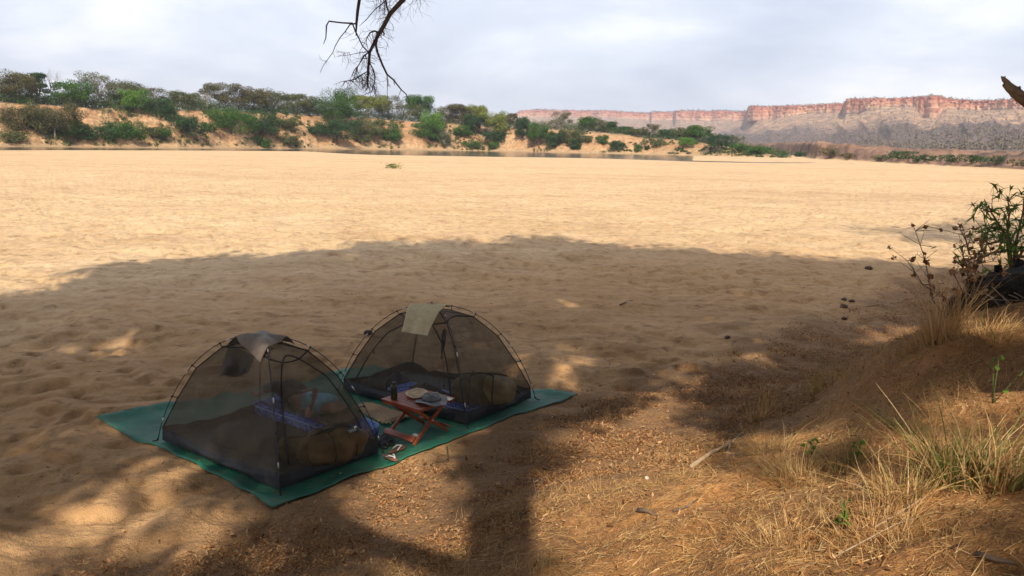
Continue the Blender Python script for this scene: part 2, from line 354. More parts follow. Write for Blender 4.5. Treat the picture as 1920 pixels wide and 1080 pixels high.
def ground_mat():
    m, nt, bs = newmat('sand_and_soil'); Lk = nt.links
    tc = nt.nodes.new('ShaderNodeTexCoord').outputs['Object']
    def attr(n):
        a = nt.nodes.new('ShaderNodeAttribute'); a.attribute_name = n; s_ = nt.nodes.new('ShaderNodeSeparateColor'); Lk.new(a.outputs['Color'], s_.inputs[0]); return s_.outputs
    A = list(attr('mask')); B = attr('mask2')
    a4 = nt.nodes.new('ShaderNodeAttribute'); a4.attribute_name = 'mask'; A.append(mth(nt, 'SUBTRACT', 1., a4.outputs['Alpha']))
    sand = ramp(nt, noise(nt, .35, 6, .6, tc), [(.25, (.48, .33, .185)), (.5, (.55, .385, .22)), (.75, (.60, .43, .26))])
    mp = nt.nodes.new('ShaderNodeMapping'); mp.inputs['Scale'].default_value = (.5, 1.6, 1); Lk.new(tc, mp.inputs[0])
    sand = mix(nt, .75, sand, ramp(nt, noise(nt, 1.1, 7, .68, mp.outputs[0], .6), [(.33, (.70, .62, .55)), (.5, (.95, .94, .92)), (.62, (1, 1, 1))]), 'MULTIPLY')
    grain = ramp(nt, noise(nt, 160, 3, .7, tc), [(.3, g3(.72)), (.55, g3(1.0)), (.75, g3(1.12))])
    sand = mix(nt, 1., sand, grain, 'MULTIPLY')
    sand = mix(nt, .85, sand, ramp(nt, noise(nt, 3.2, 6, .7, tc, .4), [(.32, (.50, .44, .39)), (.46, (.93, .92, .90)), (.62, (1.07, 1.06, 1.05))]), 'MULTIPLY')
    mq = nt.nodes.new('ShaderNodeMapping'); mq.inputs['Scale'].default_value = (.35, 1.2, 1); mq.inputs['Rotation'].default_value = (0, 0, .12); Lk.new(tc, mq.inputs[0])
    sand = mix(nt, 1., sand, ramp(nt, noise(nt, .07, 5, .62, mq.outputs[0], 1.2), [(.33, (.89, .86, .83)), (.47, (.99, .98, .98)), (.62, (1.04, 1.05, 1.07))]), 'MULTIPLY')
    deb = nt.nodes.new('ShaderNodeTexVoronoi'); deb.inputs['Scale'].default_value = 9; Lk.new(tc, deb.inputs['Vector'])
    dm = mth(nt, 'MULTIPLY', ramp(nt, deb.outputs['Distance'], [(.05, g3(1)), (.10, g3(0))]), ramp(nt, noise(nt, .8, 3, .6, tc), [(.5, g3(0)), (.62, g3(1))]))
    sand = mix(nt, mth(nt, 'MULTIPLY', dm, .75), sand, (.14, .09, .055))
    soil = ramp(nt, noise(nt, 1.3, 7, .65, tc), [(.28, (.23, .105, .04)), (.5, (.39, .19, .068)), (.72, (.51, .28, .115))])
    soil = mix(nt, .8, soil, ramp(nt, noise(nt, 22, 5, .7, tc), [(.35, g3(.55)), (.6, g3(1.1))]), 'MULTIPLY')
    lit = ramp(nt, noise(nt, 38, 5, .75, tc), [(.3, (.07, .042, .024)), (.5, (.21, .115, .055)), (.68, (.38, .215, .10))])
    far = ramp(nt, noise(nt, .10, 7, .65, tc, 1.), [(.25, (.19, .10, .055)), (.42, (.33, .165, .08)), (.58, (.42, .25, .135)), (.75, (.47, .33, .20))])
    sz = nt.nodes.new('ShaderNodeSeparateXYZ'); Lk.new(tc, sz.inputs[0])
    lowsand = ramp(nt, mth(nt, 'ADD', mth(nt, 'MULTIPLY', sz.outputs[2], .12), mth(nt, 'MULTIPLY', noise(nt, .12, 4, .6, tc), .5)), [(.35, g3(1)), (.8, g3(0))])
    far = mix(nt, mth(nt, 'MULTIPLY', lowsand, .6), far, (.46, .30, .16))
    far = mix(nt, ramp(nt, noise(nt, .55, 5, .7, tc), [(.47, g3(0)), (.58, g3(.7))]), far, (.15, .12, .06))
    far = mix(nt, B[1], far, ramp(nt, noise(nt, .4, 4, .6, tc), [(.4, (.10, .09, .05)), (.6, (.24, .17, .09))]))
    red = ramp(nt, noise(nt, .05, 6, .6, tc, 1.), [(.34, (.06, .045, .035)), (.52, (.16, .09, .06)), (.72, (.27, .17, .12))])
    sand = mix(nt, mth(nt, 'MULTIPLY', mth(nt, 'SUBTRACT', 1., A[3]), .9), sand, mix(nt, 1., sand, (.90, .76, .62), 'MULTIPLY'))  # browner, darker sand under the big tree: painted shade on top of the cast one
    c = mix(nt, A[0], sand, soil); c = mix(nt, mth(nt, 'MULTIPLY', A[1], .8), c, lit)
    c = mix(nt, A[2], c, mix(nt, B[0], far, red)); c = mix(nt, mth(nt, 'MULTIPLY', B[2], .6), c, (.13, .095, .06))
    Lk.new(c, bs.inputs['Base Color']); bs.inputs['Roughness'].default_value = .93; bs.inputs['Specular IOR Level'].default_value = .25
    hb = mth(nt, 'ADD', mth(nt, 'MULTIPLY', noise(nt, 7, 6, .65, tc), 1.), mth(nt, 'MULTIPLY', noise(nt, 60, 3, .6, tc), .25))
    bump(nt, bs, hb, .95, .08)
    return m
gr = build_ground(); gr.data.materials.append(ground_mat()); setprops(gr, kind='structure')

# water of the dry-season channel
def build_water():
    m, nt, bs = newmat('river_water')
    bs.inputs['Base Color'].default_value = (.045, .045, .035, 1); bs.inputs['Roughness'].default_value = .10; bs.inputs['IOR'].default_value = 1.33
    tc = nt.nodes.new('ShaderNodeTexCoord').outputs['Object']
    mp = nt.nodes.new('ShaderNodeMapping'); mp.inputs['Scale'].default_value = (.25, 1, 1); nt.links.new(tc, mp.inputs[0])
    bump(nt, bs, noise(nt, 1.2, 4, .6, mp.outputs[0]), .25, .05)
    mb = MB()
    mb.grid(lambda u, v: (-1400 + 2400 * u, 165 + 1100 * v, -.25), 9, 9)
    o = mb.build('river_water', m, None, False); setprops(o, kind='structure')
build_water()

# ------------------------------------------------------------------ sandstone cliffs and their talus
def build_hills():
    T = np.arange(560, 2500, 1.15)
    yt = np.interp(T, [560, 700, 940, 962, 968, 1000, 1100, 1180, 1211, 1214, 1255, 1259, 1300, 1390, 1393.5, 1480, 1570, 1574.5, 1640, 1700, 1745, 1780, 1830, 1920, 2100, 2500],
                   [236, 230, 219, 214, 209, 206, 207.5, 211, 212, 209.5, 209.5, 207.5, 207.5, 209, 200, 198.5, 195, 186.5, 186, 181.5, 180.5, 183, 185, 188, 186, 190])
    yb = np.interp(T, [560, 940, 965, 1100, 1211, 1260, 1390, 1394, 1440, 1510, 1570, 1600, 1650, 1700, 1718, 1745, 1762, 1850, 1920, 2100, 2500],
                   [240, 228, 221, 222, 226, 227, 229, 230, 225, 215, 217, 216, 203, 203, 224, 225, 205, 208, 209, 207, 210])
    rc = np.interp(T, [560, 1211, 1214, 1256, 1259, 1390, 1393.5, 1570, 1574.5, 1760, 1920, 2500], [5600, 5100, 4800, 4750, 4350, 4150, 3300, 3050, 2750, 2500, 2350, 2000])
    th = np.arctan((T - 960) / (F / cp)); yh = 256 + .018 * T
    el = lambda y, r: CAMH + r * (yh - y) / F * np.cos(th) * cp
    but = .5 * (1 - np.abs(2 * fbm(T / 95, T * 0, 3, 201) - 1)) + .5 * fbm(T / 60, T * 0, 4, 202)           # buttresses and bays of the cliff face
    rc2 = rc - (but - .5) * 300 + (fbm(T / 13, T * 0, 3, 203) - .5) * 60
    rows_r, rows_z, rows_k = [], [], []
    def row(r, z, k): rows_r.append(r); rows_z.append(z); rows_k.append(np.zeros_like(T) + k)
    ztop = el(yt, rc) ; zcb = el(yb, rc); zf = el(275. + 0 * T, rc - 1250); zf = np.maximum(zf, 8)
    row(rc - 2100, ztop * 0 - 6, 0)
    row(rc - 1900, ztop * 0 + 4, 0)
    kk = np.hanning(141); kk /= kk.sum(); sm = lambda q: np.convolve(np.pad(q, 70, 'edge'), kk, 'valid'); rcs = sm(rc); zcs = sm(zcb)
    for v in np.linspace(0, 1, 46):                                   # talus slopes: concave, cut by gullies
        r = rcs - 1500 + (rc2 - rcs + 1500) * v ** 1.0; r = (rcs - 1500 + 1500 * v) * (1 - v ** 5) + r * v ** 5; zv = zcs * (1 - v ** 5) + zcb * v ** 5
        gul = 1 - np.abs(2 * fbm(T / 45 + 1.2 * v, v * 1.6 + T * 0, 4, 207) - 1)
        gul2 = fbm(T / 14, v * 5 + T * 0, 4, 209) - .5
        amp = np.sin(np.pi * min(v * 1.05, 1)) ** .8
        z = 8 + (zv - 8) * (.22 * v + .78 * v ** 1.75) + amp * ((gul - .55) * .20 * zcb + gul2 * .07 * zcb)
        row(r, z, 0)
    hgt = ztop - zcb; prev = 0
    for lv, (zz, rr) in enumerate([(0.02, 0), (.2, 4), (.22, 16), (.42, 20), (.45, 34), (.62, 38), (.64, 52), (.78, 55), (.80, 74), (.9, 78), (.96, 92), (1.0, 105)]):
        jit = (fbm(T / 5, T * 0 + lv * .6, 3, 211) - .5) * 30
        row(rc2 + rr + jit * (.3 + zz) * 1.3, zcb + hgt * zz + (fbm(T / 9, T * 0 + lv, 2, 215) - .5) * hgt * .05, 1)
    row(rc2 + 260, ztop + 2 + (fbm(T / 9, T * 0, 3, 217) - .5) * 5, 2); row(rc2 + 900, ztop * .97, 2); row(rc2 + 1400, ztop * 0, 2)
    Rr = np.array(rows_r); Z = np.array(rows_z); K = np.array(rows_k); Th = np.broadcast_to(th, Rr.shape)
    V = np.stack([Rr * np.sin(Th), Rr * np.cos(Th), Z], -1); nr, nc = Rr.shape
    i = np.arange(nr - 1)[:, None] * nc + np.arange(nc - 1)[None, :]
    Fc = np.stack([i, i + nc, i + nc + 1, i + 1], -1).reshape(-1, 4)[:, ::-1]
    vt = np.zeros_like(Rr); vt[2:48] = np.linspace(0, 1, 46)[:, None]; vt[48:] = 1
    lev = np.zeros_like(Rr); lev[48:60] = np.linspace(0, 1, 12)[:, None]; lev[60:] = 1
    col = np.stack([(K == 1) * 1., vt, lev, np.ones_like(Rr)], -1).reshape(-1, 4)
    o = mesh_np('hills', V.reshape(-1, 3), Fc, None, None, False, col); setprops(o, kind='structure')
    m, nt, bs = newmat('sandstone'); Lk = nt.links; tc = nt.nodes.new('ShaderNodeTexCoord').outputs['Object']
    a = nt.nodes.new('ShaderNodeAttribute'); a.attribute_name = 'mask'; s_ = nt.nodes.new('ShaderNodeSeparateColor'); Lk.new(a.outputs['Color'], s_.inputs[0])
    ge = nt.nodes.new('ShaderNodeNewGeometry'); gz = nt.nodes.new('ShaderNodeSeparateXYZ'); Lk.new(ge.outputs['True Normal'], gz.inputs[0])
    mp = nt.nodes.new('ShaderNodeMapping'); mp.inputs['Scale'].default_value = (1, 1, .12); Lk.new(tc, mp.inputs[0])
    streak = ramp(nt, noise(nt, .02, 5, .65, mp.outputs[0], .4), [(.35, (.66, .58, .56)), (.5, (.90, .86, .84)), (.65, (1.06, 1.03, 1.0))])
    bandf = mth(nt, 'ADD', s_.outputs[2], mth(nt, 'MULTIPLY', mth(nt, 'SUBTRACT', noise(nt, .012, 3, .5, tc), .5), .35))
    cl = ramp(nt, bandf, [(.0, (.36, .24, .18)), (.14, (.50, .36, .27)), (.22, (.36, .17, .11)), (.34, (.50, .33, .235)), (.42, (.35, .15, .095)), (.55, (.48, .28, .19)), (.62, (.33, .12, .075)), (.76, (.42, .17, .11)), (.82, (.27, .11, .08)), (.93, (.34, .16, .115)), (1.0, (.18, .13, .10))])
    cl = mix(nt, 1., cl, streak, 'MULTIPLY'); cl = mix(nt, 1., cl, (.92, .84, .76), 'MULTIPLY')
    ta = ramp(nt, noise(nt, .006, 6, .62, tc, .5), [(.3, (.25, .155, .095)), (.5, (.37, .225, .135)), (.68, (.44, .275, .165))])
    ta = mix(nt, ramp(nt, noise(nt, .035, 4, .7, tc), [(.42, g3(0)), (.55, g3(.75))]), ta, (.13, .10, .085))
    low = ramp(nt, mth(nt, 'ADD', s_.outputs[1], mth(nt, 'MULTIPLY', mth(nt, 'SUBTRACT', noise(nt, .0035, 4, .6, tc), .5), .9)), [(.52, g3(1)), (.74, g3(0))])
    ta = mix(nt, mth(nt, 'MULTIPLY', low, .88), ta, (.088, .066, .064))  # dark purple talus foot: dry woodland plus cloud shadow put into the colour
    c = mix(nt, s_.outputs[0], ta, cl)
    Lk.new(c, bs.inputs['Base Color']); bs.inputs['Roughness'].default_value = .95; bs.inputs['Specular IOR Level'].default_value = .1
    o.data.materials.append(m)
    # scrub dotted over the talus and along the rim
    rng = np.random.default_rng(7); n = 12000
    ci = rng.integers(60, nc - 1, n); u = rng.random(n); isr = rng.random(n) < .22
    v = np.where(rng.random(n) < .55, rng.random(n) ** 1.6 * .5, rng.random(n)) * 45
    ri = np.where(isr, 59 + rng.random(n) * 1.0, 2 + v); k0 = np.floor(ri).astype(int); f = ri - k0
    Vg = V; P = Vg[k0, ci] * (1 - f[:, None]) + Vg[np.minimum(k0 + 1, nr - 1), ci] * f[:, None]
    sz = rng.uniform(1.6, 4.2, n) * np.where(isr, 1.25, 1.) * (1 + (np.hypot(P[:, 0], P[:, 1]) > 3800) * .5)
    return P, sz
HP, HSZ = build_hills()
def leaves_np(P, size, rng, flat=0., asp=.6, nrm=None):
    """one rhombic leaf (or leaf spray) per row of P"""
    n = len(P); N_ = rng.normal(size=(n, 3)); N_[:, 2] += flat * 2
    if nrm is not None: N_ = N_ * .55 + nrm
    N_ /= np.linalg.norm(N_, axis=1)[:, None] + 1e-9
    A = np.cross(N_, rng.normal(size=(n, 3))); A /= np.linalg.norm(A, axis=1)[:, None] + 1e-9
    B = np.cross(N_, A); s_ = (np.asarray(size) * np.ones(n))[:, None]
    V = np.stack([P - A * s_ * .5, P + B * s_ * .5 * asp - A * s_ * .08, P + A * s_ * .5, P - B * s_ * .5 * asp - A * s_ * .08], 1).reshape(-1, 3)
    return V, np.arange(4 * n).reshape(-1, 4)
def scrub():
    rng = np.random.default_rng(3); k = 7
    P = np.repeat(HP, k, 0); S = np.repeat(HSZ, k); P = P + rng.normal(size=P.shape) * (S * .38)[:, None] + np.stack([0 * S, 0 * S, S * .42], -1)
    V, Fc = leaves_np(P, S * .7, rng, .3, .9)
    o = mesh_np('hillside_scrub', V, Fc, leafmat('hillside_scrub', [(.10, .085, .06), (.13, .11, .07), (.16, .12, .10), (.08, .085, .05)], .1, pos=False))
    setprops(o, 'sparse dark scrub dotted over the talus slopes and rim of the red cliffs', 'scrub', kind='stuff')
scrub()
# air of the valley: far cliffs fade to a pale violet
def haze():
    mb = MB(); mb.box((0, 3300, 205), (14200, 14500, 414.))
    m, nt, bs = newmat('haze'); nt.nodes.remove(bs)
    pv = nt.nodes.new('ShaderNodeVolumePrincipled'); pv.inputs['Color'].default_value = (.83, .85, .95, 1); pv.inputs['Density'].default_value = HAZE; pv.inputs['Anisotropy'].default_value = .2
    nt.links.new(pv.outputs[0], nt.nodes['Material Output'].inputs['Volume'])
    o = mb.build('haze', m, None, False); setprops(o, 'thin pale haze hanging in the river valley', 'haze', kind='stuff')
HAZE = 1.05e-4
haze()
# ------------------------------------------------------------------ trees of the far bank
LM = dict(
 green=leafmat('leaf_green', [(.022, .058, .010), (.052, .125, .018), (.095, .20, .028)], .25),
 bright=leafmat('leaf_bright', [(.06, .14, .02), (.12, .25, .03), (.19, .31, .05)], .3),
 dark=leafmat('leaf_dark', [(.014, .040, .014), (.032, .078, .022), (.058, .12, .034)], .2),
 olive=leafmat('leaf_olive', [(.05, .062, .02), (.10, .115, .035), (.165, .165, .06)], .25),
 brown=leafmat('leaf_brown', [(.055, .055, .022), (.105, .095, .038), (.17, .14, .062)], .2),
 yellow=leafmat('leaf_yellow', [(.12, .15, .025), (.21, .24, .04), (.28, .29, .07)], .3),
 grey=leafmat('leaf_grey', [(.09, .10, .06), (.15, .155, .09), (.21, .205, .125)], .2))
BARK = simple('bark_pale', (.24, .20, .155), .9, .25, 1.2); BARKD = simple('bark_dark', (.085, .065, .05), .9, .25, 1.5)
def limbs(mb, base, h, w, rng, n=7, fork=.3, r0=.28, fan=1., depth=2, lean=0.):
    """tapered trunk that forks into n limbs, each with side branches; returns limb tips"""
    tips = []; bx, by, bz = base; fk = h * fork; tx = bx + lean * h * .3; 
    mb.tube([(bx, by, bz - .4), (bx + rng.normal() * .1, by, bz + fk * .5), (tx, by, bz + fk)], [r0 * 1.25, r0, r0 * .85], 7)
    for i in range(n):
        a = 2 * math.pi * (i + rng.random() * .7) / n; rr = w * .5 * (.45 + .5 * rng.random()) * fan
        ex, ey, ez = tx + rr * math.cos(a), by + rr * math.sin(a), bz + h * (.72 + .22 * rng.random())
        m1 = (tx + (ex - tx) * .35 + rng.normal() * .2, by + (ey - by) * .35, bz + fk + (ez - bz - fk) * .5)
        m2 = (tx + (ex - tx) * .7 + rng.normal() * .25, by + (ey - by) * .7, bz + fk + (ez - bz - fk) * .8)
        mb.tube([(tx, by, bz + fk * .92), m1, m2, (ex, ey, ez)], [r0 * .55, r0 * .38, r0 * .2, r0 * .06], 5, False); tips.append((ex, ey, ez))
        for j in range(3 * (depth > 1)):
            f = .35 + .2 * j; s_ = [m1[q] + (m2[q] - m1[q]) * f * 1.2 for q in range(3)]
            e_ = (s_[0] + rng.normal() * w * .16, s_[1] + rng.normal() * w * .16, s_[2] + h * (.1 + .16 * rng.random()))
            md = [(s_[q] + e_[q]) / 2 + rng.normal() * .15 for q in range(3)]
            mb.tube([s_, md, e_], [r0 * .2, r0 * .12, r0 * .04], 4, False); tips.append(e_)
            for q2 in range(4 * (depth > 2)):
                e2 = (md[0] + rng.normal() * w * .13, md[1] + rng.normal() * w * .1, md[2] + h * (.08 + .12 * rng.random()))
                mb.tube([md, e2], [r0 * .07, r0 * .03], 3, False); tips.append(e2)
    return tips
def crown_pts(kind, w, h, rng, dens=1.):
    """leaf positions in lobes; kind sets the outline"""
    if kind == 'umbrella': env = lambda: (rng.uniform(-.40, .40), rng.uniform(-.40, .40), rng.uniform(.28, .82)); lr = (.18, .15); nl = 34
    elif kind == 'shrub': env = lambda: (rng.uniform(-.36, .36), rng.uniform(-.36, .36), rng.uniform(.12, .74)); lr = (.18, .18); nl = 32
    elif kind == 'round': env = lambda: (rng.uniform(-.34, .34), rng.uniform(-.34, .34), rng.uniform(.30, .82)); lr = (.17, .15); nl = 34
    elif kind == 'layered': env = lambda: (rng.uniform(-.34, .34), rng.uniform(-.3, .3), rng.choice([.3, .46, .62, .78, .92])); lr = (.22, .09); nl = 16
    else: env = lambda: (rng.uniform(-.38, .38), rng.uniform(-.38, .38), rng.uniform(.32, .86)); lr = (.17, .15); nl = 20
    out = []; nrm = []
    n = int(min(17000, max(260, w * h * (40 if kind != 'sparse' else 20) * dens)))
    for i in range(nl):
        c = np.array(env())
        if kind != 'layered': c[:2] *= (1.05 - .55 * abs(c[2] - .55) ** 1.2)
        else: c[:2] *= 1.25 - c[2] * .85
        k = n // nl; d = rng.normal(size=(k, 3)); d /= np.linalg.norm(d, axis=1)[:, None]; rr = rng.random(k) ** .3 * rng.uniform(.6, 1.25)
        out.append(np.array((c[0] * w, c[1] * w, c[2] * h)) + d * rr[:, None] * np.array((lr[0] * w, lr[0] * w, lr[1] * h))); nrm.append(d)
    return np.concatenate(out), np.concatenate(nrm)
TREE_ID = [0]
def tree(px, yt, yb, wpx, kind, colr, label, cat='tree', group=None, back=0., lean=0., bark=None, dens=1., leaf=.47):
    TREE_ID[0] += 1; rng = np.random.default_rng(1000 + TREE_ID[0] * 7)
    p = hit(px, yb) if back == 0 else None
    if p is None:
        r = np.interp(px, RWX, RW) + BW * 1.02 + back if px < 1480 else np.interp(px, RRX, RR) + 32 + back
        d = ray(px, yb); d = d / math.hypot(d[0], d[1]); p = np.array((d[0] * r, d[1] * r, Hs(d[0] * r, d[1] * r)))
    r = math.hypot(p[0], p[1]); d = ray(px, yt); ztop = CAMH + r * d[2] / math.hypot(d[0], d[1])
    h = max(1.2, ztop - p[2]); w = wpx / F * r * (1.28 if kind == 'shrub' else 1.15)
    name = {'tree': 'riverbank_tree', 'bush': 'bush', 'bare tree': 'bare_tree'}.get(cat, cat.replace(' ', '_'))
    e_ = empty(name, tuple(p), 0, label, cat, group)
    mb = MB()
    if kind == 'bare':
        limbs(mb, (0, 0, 0), h, w, rng, 7, .28, .24, 1.0, 3); mb.build('trunk', bark or BARK, e_); return e_
    tips = limbs(mb, (0, 0, 0), h * (.9 if kind != 'umbrella' else .86), w, rng, 7 if kind != 'shrub' else 5, .32 if kind not in ('shrub', 'round') else .12, min(.4, h * .022 + .08) , .9, 2, lean)
    mb.build('trunk', bark or (BARKD if colr in ('green', 'dark', 'bright') else BARK), e_)
    P, Nn = crown_pts(kind, w, h, rng, dens); P = P * np.array((1.06, 1.06, 1.07))
    ls = rng.uniform(.75, 1.35, len(P)) * leaf * (r / 400) ** .6 * (1.0 if kind != 'sparse' else .85)
    V, Fc = leaves_np(P + np.array((lean * h * .3, 0, 0)), ls, rng, .15, .62, Nn * .8)
    mesh_np('crown', V, Fc, LM[colr], e_)
    return e_
T_ = [
 # px, top, base, width, shape, colour, label[, back]
 (12, 133, 192, 60, 'sparse', 'olive', 'olive thin-leaved tree cut by the left edge of the photo, on the bank top', 8),
 (34, 131, 192, 56, 'umbrella', 'brown', 'broad brown-tinged tree with a forking dark trunk, second from the left edge', 4),
 (73, 141, 188, 32, 'layered', 'dark', 'narrow dark green tree with tiered boughs, left of the leafless tree', 6),
 (98, 131, 190, 34, 'bare', 'grey', 'leafless pale grey tree standing against the sky at far left', 8),
 (143, 150, 205, 58, 'round', 'green', 'rounded fresh green tree between the leafless tree and the thin domed tree', 2),
 (188, 136, 203, 58, 'sparse', 'grey', 'tall domed tree with see-through grey crown and one straight dark trunk', 6),
 (238, 150, 205, 54, 'umbrella', 'olive', 'wide olive tree rising behind the small lime green one', 10),
 (252, 164, 212, 44, 'round', 'bright', 'small lime green tree on the bank lip in front of the wide olive one', 0),
 (296, 165, 208, 50, 'sparse', 'brown', 'brownish thin tree right of the lime green tree', 8),
 (302, 180, 222, 40, 'shrub', 'dark', 'dark green bush hanging over the bank lip below the brownish thin tree', 0),
 (345, 170, 205, 50, 'round', 'olive', 'low dull green tree just left of the gap in the tree line', 5),
 (389, 172, 207, 10, 'bare', 'grey', 'thin leafless sapling standing in the gap beside the big brown dome', 3),
 (424, 155, 209, 66, 'umbrella', 'brown', 'big brown-olive domed tree above the large green bushes', 5),
 (486, 166, 212, 52, 'umbrella', 'brown', 'rusty brown domed tree right of the big brown-olive dome', 6),
 (512, 180, 213, 40, 'sparse', 'grey', 'grey twiggy tree leaning against the rusty brown dome', 9),
 (556, 174, 215, 66, 'umbrella', 'olive', 'wide yellow-olive tree with white trunks on the bare bank top', 4),
 (597, 190, 224, 44, 'sparse', 'grey', 'pale grey-green scrubby tree just left of the tallest green tree', 3),
 (636, 165, 245, 66, 'round', 'green', 'tallest rich green tree, with its crown reaching the hanging dead branch', 0),
 (690, 176, 226, 62, 'umbrella', 'yellow', 'yellow-olive tree directly behind the hanging twigs', 8),
 (728, 180, 226, 50, 'sparse', 'brown', 'grey-brown tree with mottled crown under the hanging branch tip', 6),
 (786, 178, 226, 50, 'round', 'green', 'green tree with a peaked top right of the hanging branch tip', 10),
 (766, 196, 229, 44, 'sparse', 'olive', 'feathery olive tree in front of the peaked green one', 3),
 (846, 194, 234, 60, 'umbrella', 'brown', 'flat brown tree with two white forked trunks', 4),
 (806, 208, 262, 46, 'round', 'bright', 'bright green round tree halfway down the bank below the peaked green one', 0),
 (888, 196, 240, 44, 'round', 'yellow', 'light green tree with a ragged top, left of the yellow-green one', 6),
 (891, 214, 255, 38, 'round', 'dark', 'dark lower tree in front of the light green ragged one', 0),
 (924, 208, 262, 48, 'round', 'yellow', 'yellow-green round tree at the right end of the dense trees', 0),
 (957, 212, 244, 24, 'umbrella', 'brown', 'small flat-topped reddish acacia where the distant cliffs begin', 8),
 (979, 218, 266, 26, 'round', 'dark', 'narrow dark green tree just right of the flat-topped acacia', 0),
 (1010, 228, 276, 38, 'round', 'green', 'green leafy tree reaching down to the foot of the bank, below the far cliffs', 0),
 (1052, 210, 252, 40, 'sparse', 'grey', 'hazy grey-brown bare-looking tree standing up in front of the far cliffs', 10),
 (1042, 240, 277, 30, 'shrub', 'dark', 'dark rounded bush low on the bank below the hazy grey-brown tree', 0),
 (1066, 238, 272, 36, 'shrub', 'olive', 'olive bush on the shoulder of the bank below the hazy grey-brown tree', 0),
 (1078, 256, 282, 20, 'shrub', 'dark', 'dark bush slanting down the bank at the edge of the bare orange slope', 0),
 (1104, 218, 248, 40, 'round', 'green', 'deep green rounded tree beyond the bare orange slope', 10),
 (1126, 224, 256, 24, 'round', 'grey', 'pale green tree beside the deep green rounded one', 4),
 (1144, 226, 256, 24, 'round', 'dark', 'blue-dark tree right of the pale green one', 10),
 (1170, 236, 258, 34, 'round', 'dark', 'low dark tree in the middle of the receding right tree line', 12),
 (1196, 240, 262, 30, 'round', 'olive', 'olive low tree with a pale trunk on the receding bank', 3),
 (1220, 232, 268, 28, 'sparse', 'brown', 'brown see-through tree standing alone on the receding bank', 2),
 (1252, 240, 266, 34, 'round', 'dark', 'dark rounded tree right of the brown see-through one', 10),
 (1284, 238, 268, 40, 'round', 'olive', 'olive spreading tree above the yellow bank', 8),
 (1310, 234, 272, 44, 'round', 'green', 'tall green tree, the highest of those near the end of the spit', 8),
 (1286, 256, 278, 28, 'round', 'bright', 'light green small tree on the yellow bank below the olive spreading one', 0),
 (1346, 250, 284, 38, 'round', 'dark', 'dark grey-green tree near the tip of the wooded spit', 0),
 (1382, 252, 276, 26, 'sparse', 'grey', 'grey twiggy tree behind the tip of the wooded spit', 14),
 (1392, 268, 286, 34, 'shrub', 'green', 'green bush patch near the tip of the spit', 0),
 (1424, 272, 290, 30, 'shrub', 'green', 'last low green bush at the very tip of the spit', 0),
]
for a in T_:
    px, yt, yb, w, k, cl, lb = a[:7]; bk = a[7]
    cat = 'bare tree' if k == 'bare' else ('bush' if k == 'shrub' else 'tree')
    tree(px, yt, yb, w, k, cl, lb, cat, 'trees and bushes along the far river bank', float(bk), bark=BARK if k in ('sparse', 'umbrella') else None)
